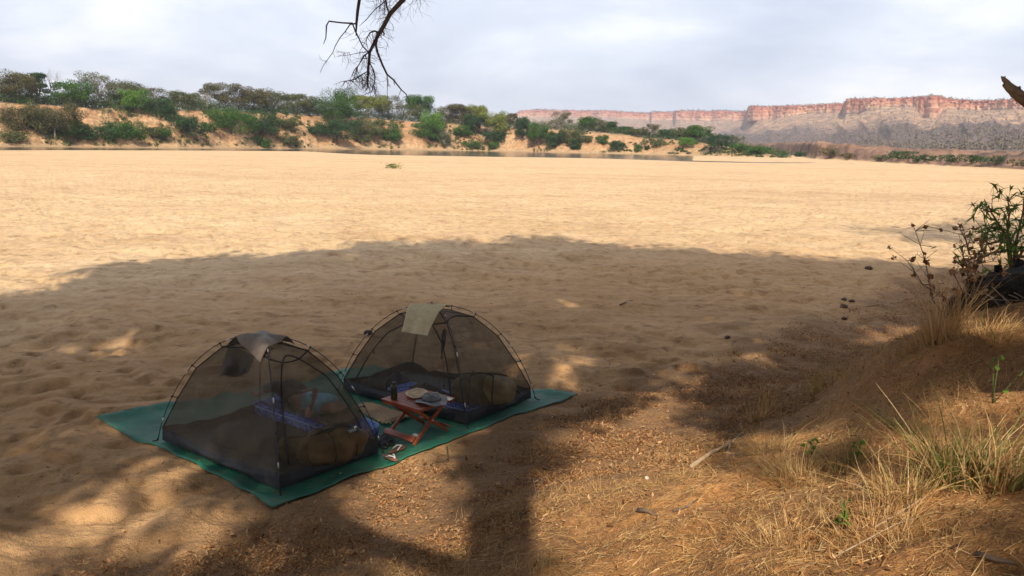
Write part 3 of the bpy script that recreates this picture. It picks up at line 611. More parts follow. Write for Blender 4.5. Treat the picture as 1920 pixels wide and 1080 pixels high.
B_ = [
 (34, 196, 246, 40, 'shrub', 'brown', 'brown twiggy thicket on the bank slope at far left'),
 (104, 186, 262, 66, 'umbrella', 'brown', 'brown-crowned tree leaning over the bank with a thin pale trunk, near the water at left'),
 (128, 212, 262, 38, 'shrub', 'bright', 'lime green bush low on the bank below the rounded fresh green tree'),
 (146, 236, 266, 50, 'shrub', 'dark', 'very dark bush at the water beside the lime green one'),
 (72, 196, 250, 40, 'shrub', 'olive', 'olive bush behind the brown thicket at far left'),
 (14, 240, 268, 42, 'shrub', 'olive', 'low olive scrub by the water at the left edge'),
 (196, 226, 262, 56, 'shrub', 'dark', 'dark green bush right of the very dark one by the water'),
 (236, 224, 264, 56, 'shrub', 'green', 'green bush in the middle of the low dark row on the left bank'),
 (282, 236, 256, 34, 'shrub', 'olive', 'small dull bush above the bare orange gully'),
 (306, 236, 262, 26, 'shrub', 'green', 'small green bush at the foot of the orange gully'),
 (350, 212, 256, 48, 'shrub', 'dark', 'dense dark round bush alone on the orange slope, under a leaning twig'),
 (392, 226, 248, 30, 'shrub', 'green', 'small green bush right of the dense dark round one'),
 (434, 198, 252, 72, 'shrub', 'green', 'large bright-topped green bush below the big brown-olive dome'),
 (490, 206, 252, 62, 'shrub', 'dark', 'large dark bush joined to the right of the bright-topped one'),
 (536, 218, 242, 34, 'shrub', 'olive', 'olive bush tapering off at the edge of the bare orange slide'),
 (492, 252, 276, 26, 'shrub', 'green', 'small green clump near the water below the large dark bush'),
 (542, 250, 274, 34, 'shrub', 'olive', 'grassy olive clump by the water left of the bare orange slide'),
 (584, 236, 252, 12, 'shrub', 'dark', 'tiny dark bush in the middle of the bare orange slide'),
 (632, 220, 264, 70, 'shrub', 'dark', 'broad dark bush under the tallest green tree'),
 (690, 222, 256, 52, 'shrub', 'olive', 'mixed olive bush right of the broad dark one'),
 (734, 226, 266, 36, 'shrub', 'green', 'green bush hanging down the bank left of the second orange slide'),
 (676, 248, 268, 34, 'shrub', 'olive', 'pale olive clump near the water under the mixed olive bush'),
 (832, 236, 274, 24, 'shrub', 'grey', 'grey-green drooping bush with a dark hollow, at the water'),
 (800, 226, 264, 52, 'shrub', 'green', 'deep green skirt of bush below the bright green round tree'),
 (866, 232, 258, 34, 'shrub', 'green', 'green bush between the drooping one and the yellow-green tree'),
 (928, 240, 268, 34, 'shrub', 'dark', 'dark bush beneath the yellow-green round tree'),
 (886, 262, 278, 30, 'shrub', 'green', 'low green clump by the water under the yellow-green tree'),
 (926, 264, 280, 18, 'shrub', 'green', 'small green clump at the water right of the low one'),
 (1128, 250, 270, 20, 'shrub', 'green', 'green bush on the bare orange slope near the cliffs'),
 (1156, 262, 282, 26, 'shrub', 'dark', 'dark green bush lone on the lower orange slope'),
 (1098, 252, 268, 22, 'shrub', 'olive', 'dull olive bush high on the bare orange slope'),
 (1196, 270, 285, 12, 'shrub', 'green', 'small green bush on the yellow bank near the brown see-through tree'),
 (1212, 272, 282, 8, 'shrub', 'dark', 'tiny dark bush next to the small green one on the yellow bank'),
 (1238, 262, 274, 26, 'shrub', 'olive', 'olive bush between the brown see-through tree and the tall green tree'),
 (1410, 278, 290, 12, 'shrub', 'bright', 'light green tuft at the water near the tip of the spit'),
 (1694, 281, 299, 36, 'shrub', 'dark', 'dark blue-green bush on the right shore, leftmost of those under the cliffs', ),
 (1746, 287, 303, 26, 'shrub', 'dark', 'green bush on the right shore, second from the left'),
 (1784, 288, 306, 24, 'shrub', 'dark', 'green bush on the right shore, third from the left'),
 (1820, 288, 308, 28, 'shrub', 'dark', 'dark bush on the right shore, fourth from the left'),
 (1866, 289, 311, 36, 'shrub', 'dark', 'wide dark bush on the right shore nearest the right edge'),
 (1560, 276, 293, 34, 'shrub', 'brown', 'brown scrub bush on the red bank left of the dark blue-green one'),
]
for a in B_:
    px, yt, yb, w, k, cl, lb = a[:7]
    tree(px, yt, yb, w, k, cl, lb, 'tree' if k == 'umbrella' else 'bush', 'trees and bushes along the far river bank', 0.)
for i_, (px_, w_) in enumerate(((1500, 20), (1590, 26), (1655, 26), (1720, 20), (1912, 30))):
    tree(px_, float(np.interp(px_, [1500, 1620, 1720, 1920], [284, 287, 290, 296])), float(np.interp(px_, [1500, 1620, 1720, 1920], [294, 300, 305, 314])), w_, 'shrub', ('dark', 'brown', 'olive')[i_ % 3],
         ('dark', 'brown', 'olive')[i_ % 3] + ' scrub bush on the red right shore, %s of five small ones from left' % ('first second third fourth fifth sixth seventh eighth ninth'.split()[i_]), 'bush', 'small bushes on the right shore', 0.)
def understorey():
    """low twiggy growth that fills the bank top and slopes; nobody could count it"""
    rng = np.random.default_rng(5); n = 5600
    px = rng.uniform(-350, 1470, n); top = rng.random(n) < .55
    rw = np.interp(px, RWX, RW); r = np.where(top, rw + BW * 1.0 + rng.random(n) * 30, rw + BW * rng.uniform(.12, 1.0, n))
    keep = top | (fbm(px / 35, r / 12, 3, 301) > .475); px, r, top = px[keep], r[keep], top[keep]
    th = np.arctan((px - 960) / (F / cp)); x, y = r * np.sin(th), r * np.cos(th); z = H(x, y)
    hh = np.where(top, rng.uniform(3., 9., len(px)), rng.uniform(.8, 3.4, len(px))) * np.interp(px, [0, 1100, 1470], [1, .85, .5])
    k = 60; P = np.repeat(np.stack([x, y, z + hh * .45], -1), k, 0); hs = np.repeat(hh, k); wd = np.repeat(hh * rng.uniform(.7, 1.5, len(hh)), k)
    P = P + rng.normal(size=P.shape) * np.stack([wd * .33, wd * .33, hs * .25], -1)
    V, Fc = leaves_np(P, rng.uniform(.35, .8, len(P)), rng, .1, .5)
    q = np.repeat(rng.integers(0, 4, len(px)), k)
    for i, (c, nm) in enumerate((('green', 'fresh green undergrowth'), ('olive', 'olive undergrowth'), ('grey', 'greyish dry undergrowth'), ('dark', 'dark green undergrowth'))):
        sel = np.nonzero(q == i)[0]; Vi = V.reshape(-1, 4, 3)[sel].reshape(-1, 3)
        o = mesh_np('undergrowth', Vi, np.arange(len(Vi)).reshape(-1, 4), LM[c]); setprops(o, nm + ' filling the far bank between the trees', 'undergrowth', kind='stuff')
understorey()
# small plant alone on the bright sand
def sand_plant():
    p = hit(737, 316); rng = np.random.default_rng(9)
    e_ = empty('plant', tuple(p), 0, 'tiny yellowish plant alone out on the bright sand flat', 'plant')
    P = rng.normal(size=(220, 3)) * np.array((.55, .4, .22)) + np.array((0, 0, .35)); P[:, 2] = np.abs(P[:, 2])
    V, Fc = leaves_np(P, rng.uniform(.15, .35, 220), rng, .2, .5); mesh_np('foliage', V, Fc, LM['yellow'], e_)
    mb = MB()
    for i in range(7): mb.tube([(0, 0, -.05), (rng.normal() * .4, rng.normal() * .3, .5)], [.03, .01], 4)
    mb.build('stem', BARK, e_)
sand_plant()
# ------------------------------------------------------------------ the big tree behind the camera that shades the camp
BK = simple('rough_bark', (.115, .085, .06), .95, .35, 6, .02)
def solve_shadow(px, py, y=-3., z=None):
    """point above plane y (or at height z) whose sun shadow falls on the ground at this pixel"""
    p = hit(px, py); s_ = np.array(TOSUN)
    t = (y - p[1]) / s_[1] if z is None else (z - p[2]) / s_[2]
    return p + s_ * t
BIG = empty('shade_tree', (0.0, -3.0, Hs(0, -3)), 0, 'big tree whose dead branch hangs into the sky and whose crown shades the camp', 'tree')
def inframe(P, m=40):
    x, y, w = proj(P); return (w > .1) & (x > -m * 3) & (x < 1920 + m * 3) & (y > -m) & (y < 1080 + 200)
def build_big():
    o = np.array(BIG.location); mb = MB(); R_ = np.random.default_rng(21)
    lo = solve_shadow(937, 1075); hi = solve_shadow(937, 880)
    base = np.array((lo[0] + .05, -3, Hs(lo[0], -3) - .3))
    top = hi
    tr = [base, base * .5 + lo * .5, lo, lo * .5 + hi * .5, hi, hi + np.array((.25, .5, 1.3)), hi + np.array((.7, 1.4, 3.4)), hi + np.array((.9, 2.2, 5.4))]
    mb.tube([p - o for p in tr], [.42, .30, .25, .30, .34, .30, .22, .12], 12)
    l0 = solve_shadow(880, 1078) ; l1 = solve_shadow(740, 1030); l2 = solve_shadow(640, 985); l3 = solve_shadow(560, 930)
    a0 = base * .35 + lo * .65
    mb.tube([p - o for p in (a0, l0 * .8 + lo * .2, l1, l2, l3, l3 + np.array((-1.4, 1.2, 2.0)), l3 + np.array((-3, 3, 3.6)))], [.16, .13, .13, .14, .14, .11, .06], 9)
    # crown: clumps stand where their shadows are wanted on the sand
    edge = ([-200, 0, 60, 150, 300, 400, 600, 700, 850, 1000, 1100, 1250, 1350, 1500, 1600, 1700, 1800, 2000], [590, 560, 546, 522, 493, 482, 470, 463, 459, 455, 458, 470, 480, 488, 492, 500, 505, 520])
    holes = [(1390, 557, 46, 13, 1), (1175, 531, 30, 8, 1), (1420, 655, 40, 10, 1), (1020, 690, 70, 40, .8), (1240, 735, 90, 30, .55), (765, 950, 115, 110, 1.), (800, 870, 70, 45, 1), (1200, 960, 185, 190, 1.), (1160, 830, 90, 60, .7),
             (60, 665, 90, 22, .7), (265, 960, 70, 90, .8), (420, 1040, 110, 26, .8), (120, 1040, 60, 60, .35), (330, 880, 80, 40, .7), (200, 650, 90, 22, .55), (1820, 625, 260, 24, 1.), (1560, 650, 90, 16, .8), (1500, 1000, 330, 110, 1.), (1500, 850, 120, 60, .8), (1850, 820, 200, 90, .9), (1650, 900, 200, 60, .7), (130, 690, 60, 10, .4), (870, 800, 40, 30, .6)]
    cen = []; sg_ = []; tries = 0
    while len(cen) < 6200 and tries < 160000:
        tries += 400
        x = R_.uniform(-17, 19, 400); y = R_.uniform(2.5, 32, 400); z = H(x, y, False)
        px, py, w = proj(np.stack([x, y, z], -1))
        off = (fbm(px / 70, py * 0, 3, 401) - .5) * 16 + (vn(px / 19, py / 5, 403) - .5) * 14
        dens = ss(-6, 12, py - np.interp(px, *edge) - off)
        for (hx, hy, hw, hh, st) in holes:
            hw *= 1.12; hh *= 1.12; q = ((px - hx) / hw) ** 2 + ((py - hy) / hh) ** 2; dens = dens * (1 - st * (1 - ss(.65, 1.25, q)))
        fl = fbm(x / 1.5, y / 1.5, 2, 405); amt = .55 + .28 * (px < 750) * (py > 600); amt = amt * (1 - .85 * ((px > 250) & (px < 1010) & (py > 560) & (py < 850)))
        dens = dens * (1 - amt * ss(.56, .66, fl)) * (py < 1300)
        ok = R_.random(400) < dens
        for i in np.nonzero(ok)[0]:
            P0 = np.array((x[i], y[i], z[i]))
            for _ in range(6):
                hz = R_.uniform(7.5, 19.5); P = P0 + np.array(TOSUN) * ((hz - z[i]) / TOSUN.z)
                if P[1] > 14 or inframe(P[None] + np.array(((0, 0, -.8),)), 60)[0] or (P[1] > -1.2 and P[2] < 5): continue
                cen.append(P); sg_.append(math.hypot(x[i], y[i])); break
    cen = np.array(cen)
    k = 32; sg = np.clip(np.array(sg_) * .017, .05, .35); P = np.repeat(cen, k, 0) + R_.normal(size=(len(cen) * k, 3)) * np.repeat(sg, k)[:, None]; lsz = np.repeat(np.clip(sg * 1.4, .12, .36), k)
    kp = ~inframe(P, 25); P = P[kp]; lsz = lsz[kp]
    print('CROWN', len(cen), len(P))
    V, Fc = leaves_np(P - o, R_.uniform(.65, 1.25, len(P)) * lsz, R_, .2, .65)
    mesh_np('crown', V, Fc, leafmat('canopy_leaf', [(.04, .07, .02), (.08, .12, .03), (.13, .14, .05)], .25), BIG)
    # limbs carrying the clumps
    forks = [tr[5], tr[6], tr[7], l3, l3 + np.array((-1.4, 1.2, 2.0)), l3 + np.array((-3, 3, 3.6)), hi]
    sel = cen[np.random.default_rng(99).choice(len(cen), 90, False)]; used = []
    for c in sorted(sel, key=lambda q: np.linalg.norm(q - tr[6])):
        pool = forks + used; c0 = min(pool, key=lambda f: np.linalg.norm(f - c) + .25 * np.linalg.norm(f - tr[6])); L_ = np.linalg.norm(c0 - c)
        m = c0 * .5 + c * .5 + np.array((0, 0, .08 * L_))
        if inframe(m[None], 5)[0]: continue
        bad = False
        for f in (0., .25, .5, .75):                                    # keep the sunny openings of the crown free of limbs
            q_ = c0 + (m - c0) * min(1, 2 * f) if f < .5 else m + (c - m) * (2 * f - 1)
            for gz_ in (.4, 1.4):
                g_ = q_ - np.array(TOSUN) * ((q_[2] - gz_) / TOSUN.z); hx_, hy_, w_ = proj(g_)
                if w_[0] > .5 and any(((hx_[0] - a) / (b_ * 1.15)) ** 2 + ((hy_[0] - y_) / (h_ * 1.3)) ** 2 < 1 for a, y_, b_, h_, s_ in holes if s_ >= .9): bad = True
        if bad: continue
        mb.tube([c0 - o, m - o, c - o], [min(.13, .025 * L_ + .02), .02 + .01 * L_, .015], 5, False); used.append(c)
    mb.build('trunk', BK, BIG)
build_big()
DEADM = simple('dead_twig', (.075, .055, .045), .9, .3, 30, .003)
def dead_branch():
    """leafless branch hanging down in front of the lens: main stems follow the photo, twigs fan from them"""
    R_ = random.Random(4); mb = MB(); D0 = 6.2; o = Vector(BIG.location)
    def P(px, py, dd=0.):
        d = Vector(ray(px, py)); return Vector((0, 0, CAMH)) + d * ((D0 + dd) / d.dot(FWD)) - o
    S = lambda x, y: (580 + x / 4.908, y / 4.908)      # zoomed crop -> photo pixels
    def stem(pts, rr, dd=None, n=6):
        dd = dd or [0] * len(pts); q = [P(*S(x, y), d_) for (x, y), d_ in zip(pts, dd)]; k = D0 / F / 4.908
        mb.tube(q, [r_ * k * .62 for r_ in rr], n, True); return pts, dd
    def twigs(pts, dd, n, ln, fan=1., down=1., r0=2.4, spread=.8):
        for i in range(n):
            f = R_.random() * (len(pts) - 1); a = int(f); f -= a
            x = pts[a][0] + (pts[a + 1][0] - pts[a][0]) * f; y = pts[a][1] + (pts[a + 1][1] - pts[a][1]) * f; d_ = dd[a] + (dd[a + 1] - dd[a]) * f
            an = math.pi / 2 * down + R_.gauss(0, spread); l = ln * R_.uniform(.5, 1.2); q = [(x, y, d_)]
            zd = R_.gauss(0, .12)
            for s_ in range(4):
                an += R_.gauss(0, .32) + (.12 * (math.pi / 2 - an)); x += math.cos(an) * l / 4; y += math.sin(an) * l / 4; d_ += zd * l / 300; q.append((x, y, d_))
                if s_ in (1, 2) and R_.random() < .75:
                    b = an + R_.choice((-1, 1)) * R_.uniform(.4, .9); l2 = l * R_.uniform(.25, .5)
                    x2, y2 = x + math.cos(b) * l2, y + math.sin(b) * l2; x3, y3 = x2 + math.cos(b + R_.gauss(0, .4)) * l2 * .5, y2 + math.sin(b + R_.gauss(0, .4)) * l2 * .6
                    k = D0 / F / 4.908; mb.tube([P(*S(x, y), d_), P(*S(x2, y2), d_ + R_.gauss(0, .05)), P(*S(x3, y3), d_)], [r0 * .55 * k, r0 * .4 * k, r0 * .25 * k], 4, False)
            k = D0 / F / 4.908; mb.tube([P(*S(a_, b_), c_) for a_, b_, c_ in q], [r0 * z_ * k for z_ in (1.3, 1.1, .85, .65, .4)], 4, False)
    A = stem([(1010, -420), (930, -140), (850, 10), (740, 130), (690, 230), (640, 310), (600, 390), (555, 480), (550, 560), (540, 640), (540, 720), (528, 830)], [46, 40, 36, 34, 32, 28, 25, 22, 20, 19, 13, 6], [-.5, -.2, 0, 0, .02, .04, .05, .05, .05, .02, 0, 0], 8)
    B = stem([(480, -420), (470, -120), (460, 0), (445, 100), (435, 200), (430, 330)], [30, 26, 24, 24, 20, 7], [-.5, -.2, .1, .12, .14, .15], 7)
    Cc = stem([(400, 215), (300, 210), (180, 195), (158, 235), (152, 350), (130, 405)], [14, 12, 12, 11, 8, 4], [.13, .1, .05, .05, .05, .1])
    D = stem([(435, 215), (375, 225), (330, 290), (280, 350), (240, 420), (215, 485), (130, 600), (100, 668)], [14, 10, 7, 7, 6, 5, 4, 3], [.13, .15, .2, .2, .2, .2, .2, .2])
    E_ = stem([(400, 225), (425, 290), (455, 350), (490, 425), (545, 480)], [12, 12, 11, 10, 10], [.13, .1, .1, .08, .05])
    F_ = stem([(625, 345), (612, 420), (630, 490), (670, 590), (715, 685), (775, 735), (845, 825), (890, 865), (915, 915), (920, 960)], [18, 17, 16, 15, 14, 12, 9, 8, 5, 2], [.04, 0, -.05, -.08, -.1, -.1, -.1, -.1, -.1, -.1])
    G = stem([(740, 140), (715, 70), (695, -20), (680, -300)], [14, 12, 13, 14], [0, .05, .1, 0])
    Hh = stem([(690, 20), (600, 90), (530, 175), (460, 240)], [8, 7, 6, 3], [.1, .2, .25, .3])
    I_ = stem([(640, 300), (600, 285), (560, 300), (530, 350), (500, 410)], [12, 14, 12, 6, 3], [.05, .02, 0, 0, 0])
    J = stem([(555, 475), (500, 515), (460, 590), (410, 650), (375, 730)], [9, 12, 7, 5, 3], [.05, 0, -.1, -.15, -.2])
    K = stem([(530, 660), (480, 690), (430, 725), (360, 742), (305, 750)], [9, 9, 8, 6, 4], [0, 0, -.05, -.1, -.1])
    Lx = stem([(555, 580), (590, 640), (605, 700), (600, 760), (580, 800), (575, 855)], [9, 9, 9, 8, 6, 3], [.05, .1, .15, .15, .15, .15])
    M_ = stem([(715, 690), (722, 770), (715, 870)], [7, 6, 3], [-.1, -.1, -.1])
    N_ = stem([(775, 735), (785, 785)], [7, 4], [-.1, -.1]); O = stem([(845, 825), (830, 860), (815, 910)], [5, 4, 2], [-.1, -.1, -.1])
    P_ = stem([(675, 290), (690, 310), (685, 330)], [14, 12, 6]); Q = stem([(550, 575), (585, 580), (605, 592)], [8, 6, 3]); X = stem([(860, -60), (885, -5), (870, 28)], [10, 9, 5])
    twigs(*A, 26, 190, r0=2.2, spread=.9); twigs(*J, 16, 140); twigs(*K, 20, 130); twigs(*Lx, 18, 110); twigs(*M_, 3, 60); twigs(*D, 5, 80, r0=1.8); twigs(*E_, 8, 130, r0=1.8)
    twigs([(690, -60), (1020, -60)], [.1, .3], 26, 230, r0=1.7, spread=.5); twigs([(560, -60), (700, 0)], [.1, .2], 14, 260, r0=1.6, spread=.5); twigs([(540, 640), (540, 760)], [0, 0], 16, 150, spread=.6); twigs(*I_, 9, 160); twigs(*F_, 10, 80, r0=1.8)
    twigs([(300, 490), (500, 470)], [.2, .1], 10, 110, r0=1.6, spread=1.2); stem([(540, 478), (440, 490), (370, 505), (250, 520)], [5, 4, 4, 2], [.05, .1, .15, .2])
    # up out of the frame to the crown
    for a_, r_ in (((1010, -420), 46), ((480, -420), 30), ((680, -300), 14)):
        s_ = P(*S(*a_), -.5); mb.tube([s_, (s_ + Vector((.3, -2.2, 2.4 - 0))), Vector((.9, .8, 12.4)) - o], [r_ * D0 / F / 4.908 * .62, .07, .09], 6, False)
    mb.build('dead_branch', DEADM, BIG)['label'] = 'bare dead branch with tangled twigs hanging down into the sky'
dead_branch()
def snag():
    """splintered dead limb that reaches in from the right edge; its leaning trunk stands just outside the frame"""
    D0 = 5.2; k = D0 / F
    def P(px, py, dd=0.):
        d = Vector(ray(px, py)); return Vector((0, 0, CAMH)) + d * ((D0 + dd) / d.dot(FWD))
    foot = Vector((P(2250, 500).x + .6, P(2250, 500).y - .6, 0)); foot.z = Hs(foot.x, foot.y)
    e_ = empty('dead_tree', foot, 0, 'dead tree with one broken splintered limb poking in at the right edge above the cliffs', 'dead tree')
    Z = lambda x, y, d=0.: P(1840 + x / 10.8, 120 + y / 10.8, d) - foot
    mb = MB(); rng = random.Random(2)
    cs = [Z(470, 400), Z(560, 470), Z(680, 560), Z(790, 640), Z(900, 720), Z(1300, 1010, -.1), Z(2600, 1900, -.3), Z(4300, 3600, -.5)]
    rs = [60, 88, 98, 108, 118, 150, 190, 230]; Vs = []; n = 14
    ax = (cs[3] - cs[0]).normalized(); u = ax.cross(Vector((0, 1, 0))).normalized(); w = ax.cross(u)
    def fn(a, b):
        q = b * (len(cs) - 1); i = min(int(q), len(cs) - 2); f = q - i; c = cs[i].lerp(cs[i + 1], f); r = (rs[i] + (rs[i + 1] - rs[i]) * f) / 10.8 * k
        an = 2 * math.pi * a; r *= 1 + .12 * math.sin(3 * an + b * 9) + .08 * math.sin(7 * an + b * 20) 
        return c + (u * math.cos(an) + w * math.sin(an)) * r
    mb.grid(fn, 20, 46, closed=True)
    up = Z(600, 300) - Z(560, 400)
    mb.tube([Z(600, 500), Z(520, 370), Z(460, 320), Z(430, 275), Z(395, 250)], [x / 10.8 * k for x in (70, 55, 48, 32, 6)], 8)
    mb.tube([Z(455, 330), Z(470, 285), Z(484, 245)], [x / 10.8 * k for x in (26, 18, 10)], 7)
    mb.tube([Z(560, 500), Z(480, 445), Z(425, 425)], [x / 10.8 * k for x in (45, 20, 4)], 7)
    mb.tube([Z(760, 520), Z(770, 470), Z(765, 450)], [x / 10.8 * k for x in (40, 28, 20)], 8)
    mb.build('limb', simple('snag_wood', (.055, .04, .028), .9, .55, 5, .02, (.26, .19, .115)), e_)
    mb = MB(); t0 = cs[-1]; mb.tube([Vector((0, 0, -.3)), Vector((.0, 0, .6)), t0 + Vector((0, 0, -.1)), t0 + Vector((.4, -.3, 2.3))], [.3, .24, .2, .12], 10); mb.build('trunk', BK, e_)
snag()
def second_tree():
    """another crown out of frame on the right: it throws the long streaks on the sand"""
    x0, y0 = 21.5, 9.; e_ = empty('shade_tree', (x0, y0, Hs(x0, y0)), 0, 'tree outside the right edge that throws the thin shadow streaks on the sand', 'tree'); o = np.array(e_.location)
    R_ = np.random.default_rng(8); cen = []
    while len(cen) < 520:
        px = R_.uniform(1590, 2150); py = R_.choice([R_.normal(428, 7), R_.normal(446, 6), R_.normal(382, 4), R_.normal(414, 3)], p=[.42, .33, .15, .10])
        if py > 440 and px < 1690: continue
        if py < 395 and px < 1830: continue
        if abs(py - 414) < 6 and (px < 1760): continue
        if px < 1660 and R_.random() < .55: continue
        g_ = gp(px, py); P = g_ + np.array(TOSUN) * (R_.uniform(11, 17) / TOSUN.z)
        if inframe(P[None], 60)[0]: continue
        cen.append(P)
    cen = np.array(cen); k = 24; P = np.repeat(cen, k, 0) + R_.normal(size=(len(cen) * k, 3)) * .25
    V, Fc = leaves_np(P - o, R_.uniform(.16, .32, len(P)), R_, .2, .6); mesh_np('crown', V, Fc, bpy.data.materials['canopy_leaf'], e_)
    mb = MB(); c0 = np.array((x0, y0 + .5, 8.)) - o; mb.tube([(0, 0, -.3), (.1, .2, 3.5), tuple(c0)], [.3, .24, .2], 9)
    for c in cen[R_.choice(len(cen), 22, False)]:
        q = c - o; mb.tube([tuple(c0), tuple(c0 * .5 + q * .5 + np.array((0, 0, .4))), tuple(q)], [.1, .06, .02], 5, False)
    mb.build('trunk', BK, e_)
second_tree()
# ------------------------------------------------------------------ the camp
def gz(x, y): return float(H(np.array([x]), np.array([y]))[0])
# green shade-net groundsheet
def build_tarp():
    c = [np.array(p[:2]) for p in TARP]; n = 70
    m, nt, bs = newmat('groundsheet'); tc = nt.nodes.new('ShaderNodeTexCoord').outputs['Object']
    col = ramp(nt, noise(nt, 1.6, 6, .6, tc), [(.3, (.006, .125, .078)), (.55, (.010, .185, .112)), (.75, (.025, .21, .13))])
    dust = ramp(nt, noise(nt, 4, 6, .75, tc), [(.47, g3(0)), (.72, g3(.65))])
    col = mix(nt, mth(nt, 'MULTIPLY', dust, .6), col, (.26, .20, .115))
    sp = nt.nodes.new('ShaderNodeTexVoronoi'); sp.inputs['Scale'].default_value = 9; nt.links.new(tc, sp.inputs['Vector'])
    col = mix(nt, ramp(nt, sp.outputs['Distance'], [(.045, g3(.8)), (.08, g3(0))]), col, (.42, .38, .27))
    wv = nt.nodes.new('ShaderNodeTexWave'); wv.inputs['Scale'].default_value = 60; nt.links.new(tc, wv.inputs['Vector'])
    nt.links.new(col, bs.inputs['Base Color']); bs.inputs['Roughness'].default_value = .6
    bump(nt, bs, mth(nt, 'ADD', noise(nt, 4, 5, .6, tc, 1.5), mth(nt, 'MULTIPLY', wv.outputs['Fac'], .1)), .8, .05)
    U, Vv = np.meshgrid(np.linspace(0, 1, n), np.linspace(0, 1, n))
    def sag(u, v):
        P = (1 - u)[..., None] * (1 - v)[..., None] * c[0] + u[..., None] * (1 - v)[..., None] * c[1] + u[..., None] * v[..., None] * c[2] + (1 - u)[..., None] * v[..., None] * c[3]
        return P
    # sides bow inwards a little between the corners, as cloth does
    P = sag(U, Vv); cen = sum(c) / 4
    bow = (.14 * np.sin(np.pi * U) * (1 - Vv) ** 4 + .10 * np.sin(np.pi * U) * Vv ** 4 + .05 * np.sin(np.pi * Vv) * (U ** 4) + .06 * np.sin(np.pi * Vv) * (1 - U) ** 4)
    P = P + (cen - P) * bow[..., None] * .35
    X, Y = P[..., 0], P[..., 1]; wob = (fbm(X * 2.5, Y * 2.5, 3, 501) - .5) * .07 + .018 * ss(.80, 1., 1 - np.abs(2 * fbm(X * 1.1 + 3, Y * 1.1, 2, 503) - 1))
    edge = np.minimum(np.minimum(U, 1 - U), np.minimum(Vv, 1 - Vv))
    X = X + (fbm(Y * 3, X * 3, 2, 505) - .5) * .09 * (edge < .02); Y = Y + (fbm(X * 3 + 9, Y * 3, 2, 507) - .5) * .09 * (edge < .02)
    Z = H(X.ravel(), Y.ravel()).reshape(X.shape) + .016 + np.maximum(wob, -.005) * .8 + .012 * (edge < .02)
    V = np.stack([X, Y, Z], -1).reshape(-1, 3); i = np.arange(n - 1)[:, None] * n + np.arange(n - 1)[None, :]
    Fc = np.stack([i, i + 1, i + n + 1, i + n], -1).reshape(-1, 4)
    o = mesh_np('groundsheet', V, Fc, m, None, True); md = o.modifiers.new('solid', 'SOLIDIFY'); md.thickness = .006
    setprops(o, 'large green groundsheet spread on the sand under both mesh tents', 'groundsheet')
build_tarp()
_GX = np.arange(-7, 3.01, .04); _GY = np.arange(6, 14.01, .04); _GZ = H(*np.meshgrid(_GX, _GY))
def tz(x, y):
    a = (x + 7) / .04; b = (y - 6) / .04; i = min(max(int(a), 0), len(_GX) - 2); j = min(max(int(b), 0), len(_GY) - 2); a -= i; b -= j
    return float((_GZ[j, i] * (1 - a) + _GZ[j, i + 1] * a) * (1 - b) + (_GZ[j + 1, i] * (1 - a) + _GZ[j + 1, i + 1] * a) * b) + .038

def netmat(name, c, a):
    m, nt, bs = newmat(name); tc = nt.nodes.new('ShaderNodeTexCoord').outputs['Object']
    bs.inputs['Base Color'].default_value = (*c, 1); bs.inputs['Roughness'].default_value = .9; bs.inputs['Sheen Weight'].default_value = .15
    mp = nt.nodes.new('ShaderNodeMapping'); mp.inputs['Scale'].default_value = (5, 5, .7); nt.links.new(tc, mp.inputs[0])
    f = ramp(nt, noise(nt, 1.3, 5, .65, mp.outputs[0], .5), [(.3, g3(a * .78)), (.55, g3(a)), (.72, g3(min(1, a * 1.32)))])
    lw = nt.nodes.new('ShaderNodeLayerWeight'); lw.inputs['Blend'].default_value = .35
    al = mth(nt, 'MINIMUM', mth(nt, 'ADD', f, mth(nt, 'MULTIPLY', lw.outputs['Facing'], .30)), .96)
    nt.links.new(al, bs.inputs['Alpha']); return m
NET = netmat('mosquito_net', (.085, .064, .038), .44); NET1 = netmat('mosquito_net_dark', (.080, .062, .036), .45)
TUB = simple('tub_floor_fabric', (.022, .023, .027), .7, .3, 6, .02)
POLE = simple('pole', (.02, .02, .022), .35, .1, 8); METAL = simple('pole_ferrule', (.55, .55, .53), .3, .1, 8, metal=.9); SEAM = simple('seam_tape', (.012, .011, .011), .8, .2, 8)
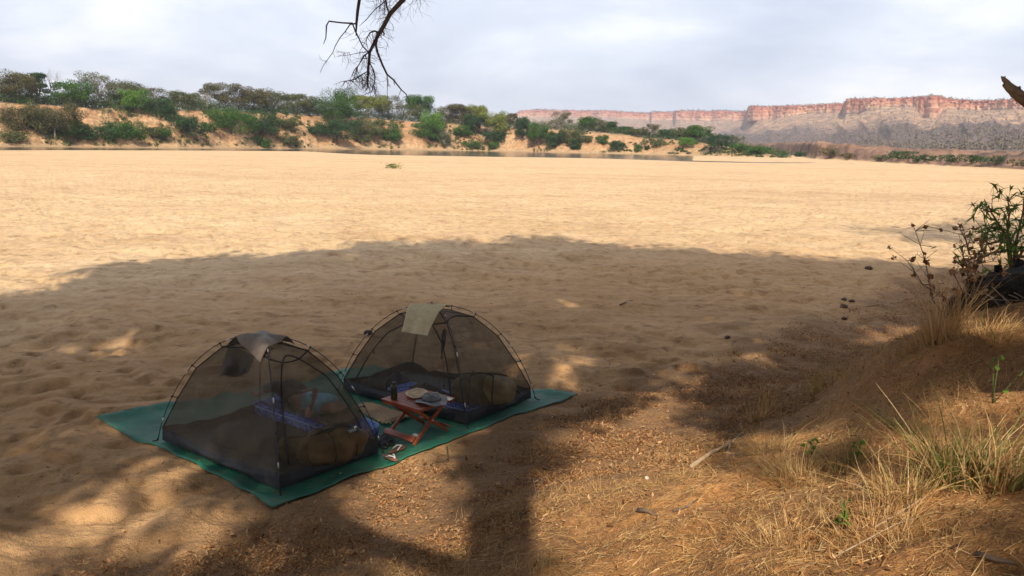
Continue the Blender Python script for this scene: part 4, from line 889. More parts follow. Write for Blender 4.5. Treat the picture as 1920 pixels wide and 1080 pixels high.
def tent(cor, apex_h, label, door_side, seed, inset=.07):
    """cor: ground corners (left, front, right, back). Crossed poles, net hung inside them, low black tub floor"""
    R_ = np.random.default_rng(seed); c = np.array(cor); cen = c.mean(0); zc = tz(*cen)
    T = empty('mesh_tent', (cen[0], cen[1], zc), 0, label, 'tent')
    lc = [np.array((p[0] - cen[0], p[1] - cen[1])) for p in c]
    prof_h = lambda s_: (1 - abs(s_) ** 2.35) ** .78                       # pole height along the half diagonal
    def pole_pt(i, s_, off=0.):                                            # s_=1 at corner i, 0 at apex
        z0 = tz(*c[i]) - zc
        return np.array((*(lc[i] * s_), z0 * s_ + apex_h * prof_h(s_) - off))
    for a, b in ((0, 2), (1, 3)):
        ss_ = np.sin(np.linspace(-1, 1, 49) * math.pi / 2)
        pts = [pole_pt(a, -q) if q < 0 else pole_pt(b, q) for q in ss_]
        mb = MB(); mb.tube(pts, .0055, 7); po = mb.build('pole', POLE, T)
        for k in (5, 12, 19, 30, 37, 44):
            p, q = np.array(pts[k]), np.array(pts[k + 1]); d = (q - p) / np.linalg.norm(q - p); mb = MB(); mb.tube([p - d * .03, p + d * .03], .0078, 7); mb.build('ferrule', METAL, po)
    # net: corner seams run straight between the clips, inside the poles
    knots = [1.0, .86, .66, .40, .16, 0.]
    def corner(i, s_, ins=inset):
        for a, b in zip(knots[:-1], knots[1:]):
            if b <= s_ <= a + 1e-9:
                f = (a - s_) / (a - b); A_, B_ = [pole_pt(i, q * .985) * (1 - 0) for q in (a, b)]
                iA = ins * (0.15 if a == 1. else 1.); iB = ins * (0.7 if b == 0. else 1.)
                def shrink(P, q, am):
                    d = np.array((*(lc[i] / np.linalg.norm(lc[i])), 0)); t = min(1, q * 1.15); return P - d * am * (t ** 1.3) - np.array((0, 0, am * (1.05 - t * .85)))
                return shrink(A_, a, iA) * (1 - f) + shrink(B_, b, iB) * f
    zt_ = .16                                                                # tub height
    def tubwall(i, j, u, v):
        p0 = corner(i, .985, .05); p1 = corner(j, .985, .05); b = p0 * (1 - u) + p1 * u
        s_ = level[0]; q0 = corner(i, s_); q1 = corner(j, s_); t_ = q0 * (1 - u) + q1 * u
        b = b.copy(); x, y = b[0] + cen[0], b[1] + cen[1]; b[2] = tz(x, y) - zc + .006
        t_ = t_.copy(); sg = math.sin(math.pi * u); t_[2] = b[2] + (zt_ - .05 * sg + .035 * (vn(u * 9, seed) - .5)) * (1 + 0 * sg)
        p = b * (1 - v) + t_ * v; out = (p[:2] / (np.linalg.norm(p[:2]) + 1e-9)); w = .035 * (vn(u * 14 + seed, v * 3) - .5) * math.sin(math.pi * min(1, v * .9 + .05)) * sg + .03 * sg * math.sin(math.pi * v)
        p[:2] += out * w; return p
    ss_top = [None]
    # where the seam has climbed to the tub height
    lo_, hi_ = .5, 1.
    for _ in range(30):
        md = (lo_ + hi_) / 2
        if corner(0, md)[2] - (tz(*c[0]) - zc) * md > zt_: lo_ = md
        else: hi_ = md
    level = [(lo_ + hi_) / 2]
    mb = MB()
    for i in range(4):
        j = (i + 1) % 4; mb.grid(lambda u, v: tubwall(i, j, u, v), 40, 9)
    g0 = [tubwall(i, (i + 1) % 4, 0, 0) for i in range(4)]
    mb.grid(lambda u, v: (g0[0] * (1 - u) + g0[1] * u) * (1 - v) + (g0[3] * (1 - u) + g0[2] * u) * v + np.array((0, 0, .004 + .012 * vn(u * 6, v * 6))), 14, 14)
    mb.build('tub_floor', TUB, T, True, 0)
    def panel(i, u, v):
        j = (i + 1) % 4; s_ = level[0] * (1 - v); q0, q1 = corner(i, s_), corner(j, s_); p = q0 * (1 - u) + q1 * u
        if v == 0: p = tubwall(i, j, u, 1.0)
        else:
            sg = math.sin(math.pi * u); d = p[:2] / (np.linalg.norm(p[:2]) + 1e-9); p = p.copy(); bow = .055 * sg * math.sin(math.pi * min(1, v * 1.2)) + .02 * sg * (vn(u * 5 + i * 3, v * 7 + seed) - .5); p[:2] -= d * bow
            t0 = tubwall(i, j, u, 1.0); k = max(0, 1 - v / .22); p[2] += (t0[2] - (q0 * (1 - u) + q1 * u)[2] * 1) * 0 
            base = corner(i, level[0]) * (1 - u) + corner(j, level[0]) * u; p += (t0 - base) * k * k
        return p
    mb = MB()
    for i in range(4): mb.grid(lambda u, v: panel(i, u, v), 25, 25)
    mb.build('net', NET1 if seed == 11 else NET, T)
    for i in range(4):
        mb = MB(); mb.tube([corner(i, level[0] * (1 - v)) for v in np.linspace(0, 1, 26)], .0075, 5); mb.build('seam', SEAM, T)
        for q in knots[1:-1]:
            a = corner(i, q); b = pole_pt(i, q * .985)
            mb = MB(); mb.tube([a, a * .45 + b * .55, b], [.006, .005, .009], 5); mb.box(tuple(b), (.022, .022, .022), bev=.004); mb.build('clip', SEAM, T)
        f = pole_pt(i, 1.); mb = MB(); d = lc[i] / np.linalg.norm(lc[i]); mb.tube([f + np.array((0, 0, .03)), f + np.array((*(d * .02), -.004)), f + np.array((*(d * .075), -.012))], [.009, .009, .006], 6); mb.build('foot', SEAM, T)
    # hoop of tape round the roof panel and the curved door zip
    vb = .60; mb = MB()
    for i in range(4):
        mb.tube([panel(i, u, vb + (.09 * math.sin(math.pi * u)) * (-1 if i in door_side else 1) * .9) * 1.004 for u in np.linspace(0, 1, 22)], .009, 5)
    mb.build('roof_tape', SEAM, T)
    for di in door_side:
        pts = []
        for t in np.linspace(0, 1, 46):
            a = math.pi * t; u = .5 - .40 * math.cos(a) * (1 if t < .99 else 1); v = .02 + .56 * math.sin(a) ** .75; pts.append(panel(di, float(np.clip(u, 0, 1)), max(.001, v)) * 1.005)
        mb = MB(); mb.tube(pts, .008, 5); z_ = mb.build('door_zip', SEAM, T)
        mb = MB(); p = pts[3]; mb.tube([p, p - np.array((0, 0, .07))], [.008, .012], 5); mb.build('zip_pull', SEAM, z_)
    return T, lc, cen, zc, pole_pt
A1 = [np.array(p[:2]) for p in (gp(297, 830), gp(525, 930), gp(718, 857))]; A1.append(A1[0] + A1[2] - A1[1])
A2 = [np.array(p[:2]) for p in (gp(636, 736), gp(875, 805), gp(1003, 752))]; A2.append(A2[0] + A2[2] - A2[1])
T1 = tent(A1, 1.36, 'brown mesh dome tent nearest the camera, with a grey-brown cloth on its peak', (1,), 11)
T2 = tent(A2, 1.33, 'mesh dome tent behind the wooden table, with a khaki towel on its peak', (0,), 12)
# bare skirting colours sit in the tents' own labels; cloths lie on the peaks
def drape(tentdata, name, label, cat, mat, pts, thick=.006, folds=5, amp=.02, seed=0, lift=.012, side=None):
    """cloth over the crossing poles. pts: four plan corners of the cloth (tent local), z follows the poles and sags between them"""
    T, lc, cen, zc, pole_pt = tentdata; d0 = lc[2] / np.linalg.norm(lc[2]); l0 = np.linalg.norm(lc[2]); d1 = lc[3] / np.linalg.norm(lc[3]); l1 = np.linalg.norm(lc[3]); H0 = pole_pt(0, 0)[2]
    M = np.linalg.inv(np.array((d0, d1)).T)
    def zf(x, y, hang):
        a, b = M @ np.array((x, y)); a = abs(a) / l0; b = abs(b) / l1; mxv = max(a, b); mn = min(a, b); q = a + b
        ridge = H0 * (1 - min(.98, q) ** 2.35) ** .78
        return ridge + lift - .55 * mn * (1 - mn) * .45 - hang
    P = [np.array(p, float) for p in pts]; mb = MB()
    def fn(u, v):
        p = (P[0] * (1 - u) + P[1] * u) * (1 - v) + (P[3] * (1 - u) + P[2] * u) * v
        x, y = p[0], p[1]; hang = p[2] if len(p) > 2 else 0
        f = amp * math.sin(u * folds * 2 * math.pi + seed + 1.5 * math.sin(v * 3)) * (.15 + abs(v - .5) * 1.6) + .02 * (vn(u * 6 + seed, v * 6) - .5)
        z = zf(x, y, hang) + f * .4
        n_ = np.array((x, y)); n_ = n_ / (np.linalg.norm(n_) + 1e-6)
        return (x + n_[0] * f, y + n_[1] * f, z)
    mb.grid(fn, 44, 44); o = mb.build(name, mat, None, True, 0, thick); o.location = T.location
    setprops(o, label, cat); return o
CL1 = simple('worn_cloth', (.155, .115, .085), .95, .12, 9, .01, (.20, .155, .115), sheen=.2)
def at_tent(td, px, py, z):
    """tent-local plan position of a pixel at height z above the tent floor"""
    g_ = gp(px, py, td[3] + z); return (g_[0] - td[2][0], g_[1] - td[2][1])
def plan(td, px, py, z, hang=0.): a = at_tent(td, px, py, z); return (a[0], a[1], hang)
drape(T1, 'cloth', 'grey-brown cloth draped over the peak of the nearest tent', 'cloth', CL1,
      [plan(T1, 424, 642, 1.20), plan(T1, 488, 672, 1.22), plan(T1, 552, 650, 1.20), plan(T1, 482, 633, 1.24)], seed=2, amp=.012, folds=2, lift=.02)
def flap(td, name, label, cat, mat, pts, thick=.005, seed=0, amp=.015, n=26):
    """hanging cloth given by four 3-D corners in pixels + height"""
    P = [np.array((*gp(px, py, td[3] + z)[:2], td[3] + z)) for px, py, z in pts]; mb = MB()
    nrm = np.cross(P[1] - P[0], P[3] - P[0]); nrm /= np.linalg.norm(nrm); ctr = sum(P) / 4
    def fn(u, v):
        p = (P[0] * (1 - u) + P[1] * u) * (1 - v) + (P[3] * (1 - u) + P[2] * u) * v
        return tuple(p - ctr + nrm * (amp * math.sin(u * 9 + seed + v * 2) * (.2 + v) + .03 * (vn(u * 5 + seed, v * 5) - .5)))
    mb.grid(fn, n, n); o = mb.build(name, mat, None, True, 0, thick); o.location = ctr; setprops(o, label, cat); return o
flap(T1, 'cloth', 'dark end of a cloth hanging inside the nearest tent, left of the peak', 'cloth', simple('dark_cloth', (.06, .045, .035), .95, .2, 8, .01),
     [(428, 644, 1.2), (478, 668, 1.16), (465, 702, .98), (410, 706, .98)], seed=1)
# khaki towel with a pale striped end on the farther tent
def towelmat():
    m, nt, bs = newmat('khaki_towel'); tc = nt.nodes.new('ShaderNodeTexCoord'); uvz = nt.nodes.new('ShaderNodeSeparateXYZ'); nt.links.new(tc.outputs['Object'], uvz.inputs[0])
    c = ramp(nt, noise(nt, 14, 5, .6, tc.outputs['Object']), [(.3, (.46, .36, .19)), (.7, (.60, .49, .29))])
    s_ = ramp(nt, uvz.outputs[2], [(.0, g3(1)), (.001, g3(1))]); 
    band = ramp(nt, mth(nt, 'ADD', mth(nt, 'MULTIPLY', uvz.outputs[2], 1), .55), [(.285, g3(1)), (.30, g3(.4)), (.315, g3(1)), (.34, g3(1)), (.352, g3(0))])
    c = mix(nt, band, c, (.56, .52, .40)); nt.links.new(c, bs.inputs['Base Color']); bs.inputs['Roughness'].default_value = .95; bump(nt, bs, noise(nt, 90, 3, .6, tc.outputs['Object']), .5, .004); return m
TW = towelmat()
def towel():
    td = T2; z0 = td[3]; W = lambda px, py, z: np.array((*gp(px, py, z0 + z)[:2], z0 + z))
    rows = [[W(806, 578, 1.33), W(845, 577, 1.31)], [W(770, 569, 1.37), W(838, 571, 1.37)], [W(764, 578, 1.33), W(822, 585, 1.33)], [W(760, 598, 1.24), W(811, 606, 1.22)], [W(754, 622, 1.13), W(801, 629, 1.11)]]
    rows = rows[1:]; rows.insert(0, [W(790, 571, 1.345), W(846, 576, 1.31)])
    ctr = rows[2][0]; mb = MB()
    def fn(u, v):
        q = v * (len(rows) - 1); i = min(int(q), len(rows) - 2); f = q - i; f = f * f * (3 - 2 * f) * .35 + f * .65
        a = rows[i][0] * (1 - f) + rows[i + 1][0] * f; b = rows[i][1] * (1 - f) + rows[i + 1][1] * f; p = a * (1 - u) + b * u
        p = p + np.array((-.35, -.9, .25)) * (.014 * math.sin(u * 11 + 1) * v + .014 * (vn(u * 5, v * 6) - .5)); return tuple(p - ctr)
    mb.grid(fn, 36, 50); o = mb.build('towel', TW, None, True, 0, .008); o.location = ctr
    setprops(o, 'khaki towel with a paler hem hanging over the peak of the farther tent', 'towel')
towel()
NAVY = simple('navy_fabric', (.012, .016, .04), .8, .3, 14, .01)
def pouch():
    td = T2; z0 = td[3]; W = lambda px, py, z: np.array((*gp(px, py, z0 + z)[:2], z0 + z)); p0 = W(834, 616, 1.10); o = p0
    mb = MB(); k = 10 / F
    ln = [(0, 0, 0), (-.005, 0, -.04), (-.012, 0, -.10), (-.02, 0, -.2), (-.03, 0, -.28), (-.035, 0, -.33), (-.04, 0, -.38)]
    mb.tube(ln, [.012, .03, .036, .034, .026, .014, .004], 9); ob = mb.build('drawstring_bag', NAVY, None, True, 1); ob.location = p0
    setprops(ob, 'narrow navy drawstring bag hanging from the front pole of the farther tent', 'bag')
    mb = MB(); mb.box((-.042, 0, -.40), (.03, .02, .05), bev=.005); mb.build('toggle', simple('olive_tab', (.09, .085, .05), .8), ob)
    mb = MB(); mb.tube([(-.03, 0, -.40), (-.01, -.01, -.6), (0, -.01, -.80)], .003, 4); mb.tube([(0, -.01, -.80), (-.02, -.01, -.81)], .012, 6); mb.build('cord', SEAM, ob)
pouch()
# --- duffels: soft barrel shapes with wrinkles, straps and a patch
def duffel(loc, rz, L_, R0, mat, label, seed=0, zip_=True, squash=.86, patch=False):
    e_ = empty('duffel_bag', loc, rz, label, 'bag'); mb = MB()
    def fn(u, v):
        a = 2 * math.pi * u; t = v * 2 - 1; rr = (1 - abs(t) ** 3.4) ** .42 * R0
        w = .22 * R0 * (fbm(np.array([u * 7 if u < .5 else (1 - u) * 7 + 3]), np.array([v * 6 + seed]), 3, 601 + seed)[0] - .5) * 2
        ca, sa = math.cos(a), math.sin(a); k = .8; ca = math.copysign(abs(ca) ** k, ca); sa = math.copysign(abs(sa) ** k, sa)
        sag = .93 + .1 * math.sin(t * 4 + seed)
        return (t * L_ / 2, (rr + w) * ca * 1.05, R0 * squash + (rr * squash + w) * sa * sag)
    mb.grid(fn, 36, 40, closed=True); mb.build('body', mat, e_, True, 0)
    dk = simple('strap_webbing', (.035, .03, .02), .85, .2, 10)
    for x in (-.17 * L_, .17 * L_):
        pts = [(x, R0 * 1.09 * math.cos(a), R0 * squash + R0 * squash * 1.07 * math.sin(a)) for a in np.linspace(-.5, math.pi + .5, 22)]
        mb = MB(); mb.tube(pts, .009, 5); mb.build('strap', dk, e_)
    mb = MB(); mb.tube([(x, .02 * math.sin(x * 9), R0 * squash * 2.0 + .004 - abs(x / L_) ** 3 * .5) for x in np.linspace(-L_ * .36, L_ * .36, 18)], .011, 5); mb.build('zip', dk, e_)
    pts = [(x, -.10 * R0 * 2 - .05, R0 * squash * 1.95 + .05 * math.cos(x * 9)) for x in np.linspace(-.17 * L_, .17 * L_, 12)]
    mb = MB(); mb.tube(pts, .012, 5); mb.build('handle', dk, e_)
    if patch:
        mb = MB(); a = math.radians(-128)
        def pf(u, v):
            aa = math.radians(128 + (v - .5) * 22); return (L_ * .17 + (u - .5) * .17 , -R0 * 1.12 * abs(math.cos(aa)) , R0 * squash + R0 * squash * 1.10 * math.sin(aa))
        mb.grid(pf, 8, 8); pt = mb.build('patch', simple('patch_dark', (.03, .04, .035), .8), e_, True, 0, .004)
        for q in range(4):
            mb = MB(); u0 = .18 + .16 * q
            mb.tube([tuple(np.array(pf(u0, .35)) + np.array((0, -.008, .006))), tuple(np.array(pf(u0 + .02, .72)) + np.array((0, -.008, .006)))], .006, 4); mb.build('white_stroke', simple('print_white', (.6, .62, .6), .7), pt)
        mb = MB(); c = np.array(pf(.78, .25)) + np.array((0, -.008, .006)); mb.tube([c + np.array((-.014, 0, 0)), c + np.array((.014, 0, .004))], .012, 6); mb.build('white_spot', bpy.data.materials['print_white'], pt)
    return e_
OL = simple('olive_canvas', (.085, .052, .020), .9, .3, 5, .03, (.16, .10, .042)); OL2 = simple('khaki_canvas', (.13, .09, .042), .9, .25, 5, .03, (.225, .165, .085))
def pos(px, py, z=0.): g_ = gp(px, py, z + .05); return (g_[0], g_[1], tz(g_[0], g_[1]))
ANG = math.atan2(A1[1][1] - A1[0][1], A1[1][0] - A1[0][0])                 # long side of the tents
ANGS = math.atan2(A1[2][1] - A1[1][1], A1[2][0] - A1[1][0])                # short side
p_ = pos(617, 868); duffel((p_[0] + .05, p_[1] + .02, p_[2] + .012), ANGS - .05, .84, .235, OL, 'brown olive duffel bag with a dark printed patch, inside the nearest tent', 1, patch=True)
p_ = pos(548, 862); duffel((p_[0] + .03, p_[1] + .06, p_[2] + .012), ANG + .9, .42, .14, OL, 'small brown bag squashed against the left end of the duffel in the nearest tent', 4)
p_ = pos(905, 765); duffel((p_[0], p_[1] + .05, p_[2] + .012), ANG + .55, .92, .235, OL2, 'large khaki duffel bag inside the farther tent, right of the table', 2, squash=1.0)
# --- thin blue camp mattresses
def bluemat():
    m, nt, bs = newmat('blue_cover'); tc = nt.nodes.new('ShaderNodeTexCoord').outputs['Object']
    v = nt.nodes.new('ShaderNodeTexVoronoi'); v.inputs['Scale'].default_value = 16; nt.links.new(tc, v.inputs['Vector'])
    c = ramp(nt, noise(nt, 9, 4, .7, tc, 1.5), [(.36, (.015, .045, .26)), (.5, (.045, .115, .48)), (.62, (.20, .33, .76))])
    c = mix(nt, ramp(nt, v.outputs['Distance'], [(.12, g3(.5)), (.2, g3(0))]), c, (.30, .42, .82)); nt.links.new(c, bs.inputs['Base Color']); bs.inputs['Roughness'].default_value = .8; return m
BLUE = bluemat(); PIPE = simple('pale_blue_piping', (.28, .42, .72), .7)
def mattress(corner_a, dirv, wdir, L_, W_, th, label, z0=0.):
    """corner_a: plan corner, dirv along the length, wdir across"""
    c = np.array(corner_a) + np.array(dirv) * L_ / 2 + np.array(wdir) * W_ / 2; a = math.atan2(dirv[1], dirv[0])
    e_ = empty('mattress', (c[0], c[1], tz(*c) + z0), a, label, 'mattress'); r = .07
    def ring(q, sc_=1.):
        out = []
        for i in range(40):
            t = 2 * math.pi * i / 40; x, y = math.copysign(abs(math.cos(t)) ** .28, math.cos(t)) * L_ / 2 * sc_, math.copysign(abs(math.sin(t)) ** .28, math.sin(t)) * W_ / 2 * (1 - (1 - sc_) * L_ / W_); out.append((x, y, q))
        return out
    rs = [ring(.0, .97), ring(.02, .995), ring(th * .5, 1.005), ring(th - .02, .998), ring(th, .985), ring(th + .012, .93), ring(th + .02, .8), ring(th + .02, .55)]
    mb = MB(); V = [p for q in rs for p in q] + [(0, 0, th + .02), (0, 0, 0)]
    Fc = [(j * 40 + i, j * 40 + (i + 1) % 40, (j + 1) * 40 + (i + 1) % 40, (j + 1) * 40 + i) for j in range(len(rs) - 1) for i in range(40)] + [(7 * 40 + i, 7 * 40 + (i + 1) % 40, len(V) - 2) for i in range(40)] + [((i + 1) % 40, i, len(V) - 1) for i in range(40)]
    mb.add(V, Fc); mb.build('cover', BLUE, e_)
    for q in (th - .003, .012):
        mb = MB(); rr = ring(q, 1.0); mb.tube(rr + rr[:1], .009, 6, False); mb.build('piping', PIPE, e_)
    return e_
DL = np.array((math.cos(ANG + math.pi), math.sin(ANG + math.pi))); DW = np.array((-math.cos(ANGS), -math.sin(ANGS)))
cm = gp(721, 796, .16)[:2]
M1 = mattress(cm, DL, DW, 1.95, .60, .13, 'blue patterned mattress with pale piping lying behind the nearest tent')
c2 = np.array(gp(668, 742, .1)[:2]); mattress(c2 - DW * .42 - DL * .1, -DL, -DW, 1.55, .5, .07, 'dark blue mattress along the front wall inside the farther tent', .015)
# lumps of bedding inside the tents
def lump(px, py, size, mat, name, label, cat, seed, rz=0.):
    p = pos(px, py); mb = MB()
    def fn(u, v):
        a = 2 * math.pi * u; f = math.sin(v * math.pi / 2); r = 1 - .95 * f ** 2.2
        w = 1 + .35 * (fbm(np.array([math.cos(a) * 1.3 + seed]), np.array([math.sin(a) * 1.3 + v * 2]), 3, 700 + seed)[0] - .5) * 2
        return (size[0] * r * w * math.cos(a), size[1] * r * w * math.sin(a), size[2] * f * (.85 + .3 * vn(math.cos(a) + seed, v * 3)))
    mb.grid(fn, 30, 16, closed=True); o = mb.build(name, mat, None); o.location = (p[0], p[1], p[2] + .012); o.rotation_euler = (0, 0, rz); setprops(o, label, cat)
DKB = simple('dark_bedding', (.035, .03, .027), .9, .3, 6, .02); NB = simple('navy_bedding', (.02, .025, .06), .85, .3, 6, .02)
lump(468, 830, (.52, .30, .30), DKB, 'sleeping_bag', 'dark crumpled sleeping bag in the middle of the nearest tent', 'sleeping bag', 1, ANG)
lump(744, 726, (.17, .15, .26), NB, 'backpack', 'small navy backpack standing at the back of the farther tent', 'backpack', 2)
lump(800, 742, (.45, .22, .17), DKB, 'sleeping_bag', 'dark sleeping bag heaped behind the table in the farther tent', 'sleeping bag', 3, ANG)
lump(700, 726, (.25, .14, .12), DKB, 'jacket', 'dark folded jacket near the left corner of the farther tent', 'jacket', 5, ANG)
# --- folding wooden table
WOOD = None
def woodmat():
    m, nt, bs = newmat('red_hardwood'); tc = nt.nodes.new('ShaderNodeTexCoord').outputs['Object']
    mp = nt.nodes.new('ShaderNodeMapping'); mp.inputs['Scale'].default_value = (2, 18, 18); nt.links.new(tc, mp.inputs[0])
    c = ramp(nt, noise(nt, 2.2, 5, .6, mp.outputs[0], .6), [(.3, (.15, .028, .012)), (.55, (.30, .068, .026)), (.75, (.40, .11, .045))])
    nt.links.new(c, bs.inputs['Base Color']); bs.inputs['Roughness'].default_value = .38; bump(nt, bs, noise(nt, 3, 4, .6, mp.outputs[0]), .3, .003); return m
WOOD = woodmat()
def table():
    B = gp(784, 774, .47); A = gp(712, 752.5, .47); Cc = gp(855, 751, .47); c = (A[:2] + Cc[:2]) / 2
    z = tz(*c); rz = math.atan2(B[1] - A[1], B[0] - A[0]); lu = .66; lv = .63
    e_ = empty('folding_table', (c[0], c[1], z), rz, 'low red-brown wooden folding table with crossed legs, between the two tents', 'table'); h = .455
    n = 8
    for i in range(n):                                     # top slats run along local x
        mb = MB(); y = -lv / 2 + lv / n * (i + .5); mb.box((0, y, h), (lu, lv / n - .006, .02), bev=.004); mb.build('slat', WOOD, e_)
    for y in (-lv / 2 + .03, lv / 2 - .03):
        mb = MB(); mb.box((0, y, h - .031), (lu - .04, .03, .035), bev=.004); mb.build('rail', WOOD, e_)
    for x in (-lu / 2 + .06, lu / 2 - .06):
        mb = MB(); mb.box((x, 0, h - .033), (.03, lv - .08, .035), bev=.004); mb.build('rail', WOOD, e_)
    def leg(x, y0, y1):
        d = Vector((0, y1 - y0, h - .05)); L_ = d.length; R = Vector((0, 0, 1)).rotation_difference(d.normalized()).to_matrix()
        mb = MB(); mb.box(Vector((x, (y0 + y1) / 2, (h - .05) / 2 + .005)), (.026, .042, L_), R, bev=.004); mb.build('leg', WOOD, e_)
    for sx_ in (-1, 1):
        x = sx_ * (lu / 2 - .10); leg(x, -lv / 2 + .00, lv / 2 - .07); leg(x + sx_ * -.03, lv / 2 - .00, -lv / 2 + .07)
        mb = MB(); mb.tube([(x - .04, -.00, .235), (x + .03, -.00, .235)], .007, 8); mb.build('pivot', METAL, e_)
    R = Matrix.Rotation(math.radians(38), 3, 'X')
    mb = MB(); mb.box((-.01, -lv / 2 - .005, .075), (.50, .075, .02), R, bev=.004); mb.build('foot_board', WOOD, e_)
    mb = MB(); mb.box((-.01, lv / 2 + .0, .07), (.50, .07, .018), Matrix.Rotation(math.radians(-38), 3, 'X'), bev=.004); mb.build('foot_board', WOOD, e_)
    return e_, c, z + h + .01, rz
TB, tcn, ttop, trz = table()
def ontable(px, py): g_ = gp(px, py, ttop); return (g_[0], g_[1], ttop)
def bottle():
    e_ = empty('bottle', ontable(739, 748), 0, 'dark olive bottle standing on the left corner of the wooden table', 'bottle')
    m = simple('olive_bottle', (.028, .032, .012), .35, .2, 6); mb = MB()
    mb.lathe([(0.001, 0), (.036, 0), (.041, .006), (.042, .05), (.0405, .1), (.042, .15), (.040, .168), (.028, .182), (.022, .186)], 24); mb.build('body', m, e_)
    mb = MB(); mb.lathe([(.024, .184), (.026, .188), (.026, .21), (.022, .216), (.001, .217)], 20); mb.build('cap', simple('black_cap', (.02, .02, .018), .5), e_)
bottle()
GREY = simple('grey_felt', (.115, .125, .135), .95, .15, 12, .008, (.17, .18, .19), sheen=.3); CREAM = simple('cream_cotton', (.62, .50, .34), .9, .1, 12, .006)
def hats():
    e_ = empty('hat', ontable(809, 753), .4, 'grey wide-brimmed bush hat lying on the right side of the wooden table', 'hat')
    wb = lambda a, r, z: (r * (1 + .05 * math.sin(2 * a + .6) + .02 * math.sin(5 * a)), z + (.022 * max(0, r - .09) / .1 * math.sin(2 * a + .4) + .008 * math.sin(5 * a + 1) * (r / .19)))
    mb = MB(); mb.lathe([(.198, .012), (.19, .014), (.16, .016), (.13, .017), (.105, .02)], 44, wob=wb); mb.build('brim', GREY, e_, True, 1, .004)
    wc = lambda a, r, z: (r * (1 + .08 * math.cos(2 * a) + .03 * math.sin(3 * a)), z - .02 * math.exp(-((r) / .04) ** 2) + .010 * math.sin(3 * a + 1) * (z / .1))
    mb = MB(); mb.lathe([(.106, .018), (.104, .04), (.10, .07), (.09, .094), (.07, .104), (.035, .106), (.001, .102)], 40, wob=wc); mb.build('crown', GREY, e_, True, 1)
    mb = MB(); pts = [(.107 * (1 + .08 * math.cos(2 * a)) * math.cos(a), .107 * (1 + .08 * math.cos(2 * a)) * math.sin(a), .034) for a in np.linspace(0, 2 * math.pi, 40)]
    mb.tube(pts, .008, 5, False); mb.build('band', simple('hat_band', (.055, .06, .065), .9), e_)
    e_ = empty('sun_hat', ontable(782, 742), .9, 'cream cloth sun hat lying flat with its rim up, behind the grey bush hat', 'hat')
    w2 = lambda a, r, z: (r * (1 + .07 * math.sin(2 * a)), z + .006 * math.sin(3 * a))
    mb = MB(); mb.lathe([(.001, .012), (.05, .014), (.09, .012), (.12, .008), (.135, .02), (.14, .032)], 40, wob=w2); mb.build('brim', CREAM, e_, True, 1, .005)
    mb = MB(); mb.tube([(.142 * (1 + .07 * math.sin(2 * a)) * math.cos(a), .142 * (1 + .07 * math.sin(2 * a)) * math.sin(a), .034 + .006 * math.sin(3 * a)) for a in np.linspace(0, 2 * math.pi, 44)], .012, 7, False); mb.build('rim', CREAM, e_)
    for k in range(3):
        mb = MB(); mb.tube([((.03 + .03 * k) * math.cos(a) + .01 * k, (.03 + .025 * k) * math.sin(a), .022 + .006 * math.sin(a * 2 + k)) for a in np.linspace(.3 * k, 2 * math.pi * .8 + .3 * k, 26)], .010, 6); mb.build('fold', CREAM, e_)
    g_ = ontable(838, 748); mb = MB(); mb.grid(lambda u, v: (.13 * (u - .5), .09 * (v - .5), .004 + .004 * math.sin(u * 5)), 8, 6); o = mb.build('sheet_of_paper', simple('paper', (.55, .56, .54), .8), None, True, 0, .002); o.location = (g_[0] + .0, g_[1], g_[2] + .002); o.rotation_euler = (0, 0, trz + .2); setprops(o, 'sheet of white paper under the brim of the grey hat', 'paper')
hats()
# --- straw mat, sandals, tissue
def straw():
    P = [np.array(gp(*a)[:2]) for a in ((664, 770), (692, 763), (766, 786), (722, 801))]; c = sum(P) / 4
    m, nt, bs = newmat('woven_straw'); tc = nt.nodes.new('ShaderNodeTexCoord').outputs['Object']
    mp = nt.nodes.new('ShaderNodeMapping'); mp.inputs['Scale'].default_value = (60, 12, 1); mp.inputs['Rotation'].default_value = (0, 0, -trz); nt.links.new(tc, mp.inputs[0])
    nt.links.new(ramp(nt, noise(nt, 1.2, 4, .7, mp.outputs[0]), [(.32, (.17, .10, .05)), (.5, (.36, .24, .13)), (.7, (.50, .37, .22))]), bs.inputs['Base Color']); bs.inputs['Roughness'].default_value = .9; bump(nt, bs, noise(nt, 1.5, 3, .6, mp.outputs[0]), .6, .006)
    e_ = empty('straw_mat', (c[0], c[1], tz(*c)), 0, 'small tan straw doormat with a frayed pale fringe between the mattress and the table', 'mat')
    mb = MB()
    def fn(u, v):
        p = (P[0] * (1 - u) + P[1] * u) * (1 - v) + (P[3] * (1 - u) + P[2] * u) * v - c; return (p[0], p[1], .020 + .012 * (vn(u * 4, v * 7) - .5) + .008 * math.sin(v * 8))
    mb.grid(fn, 14, 26); mb.build('weave', m, e_, True, 0, .012)
    mb = MB(); R_ = random.Random(3)
    for side in range(4):
        a, b = ((0, 0), (0, 1), (1, 0), (1, 1))[side % 4] if 0 else (None, None)
    for k in range(60):
        for vv, s_ in ((0., -1), (1., 1)):
            p = np.array(fn(k / 59, vv)); d = (P[3] - P[0]); d = d / np.linalg.norm(d) * s_ * R_.uniform(.02, .05); mb.tube([p, (p[0] + d[0] + R_.gauss(0, .008), p[1] + d[1] + R_.gauss(0, .008), .008)], [.006, .003], 4, False)
    for k in range(110):
        for uu, s_ in ((0., -1), (1., 1)):
            p = np.array(fn(uu, k / 109)); d = (P[1] - P[0]); d = d / np.linalg.norm(d) * s_ * R_.uniform(.015, .04); mb.tube([p, (p[0] + d[0] + R_.gauss(0, .008), p[1] + d[1] + R_.gauss(0, .008), .008)], [.006, .003], 4, False)
    mb.build('fringe', simple('fringe', (.55, .46, .30), .9), e_)
straw()
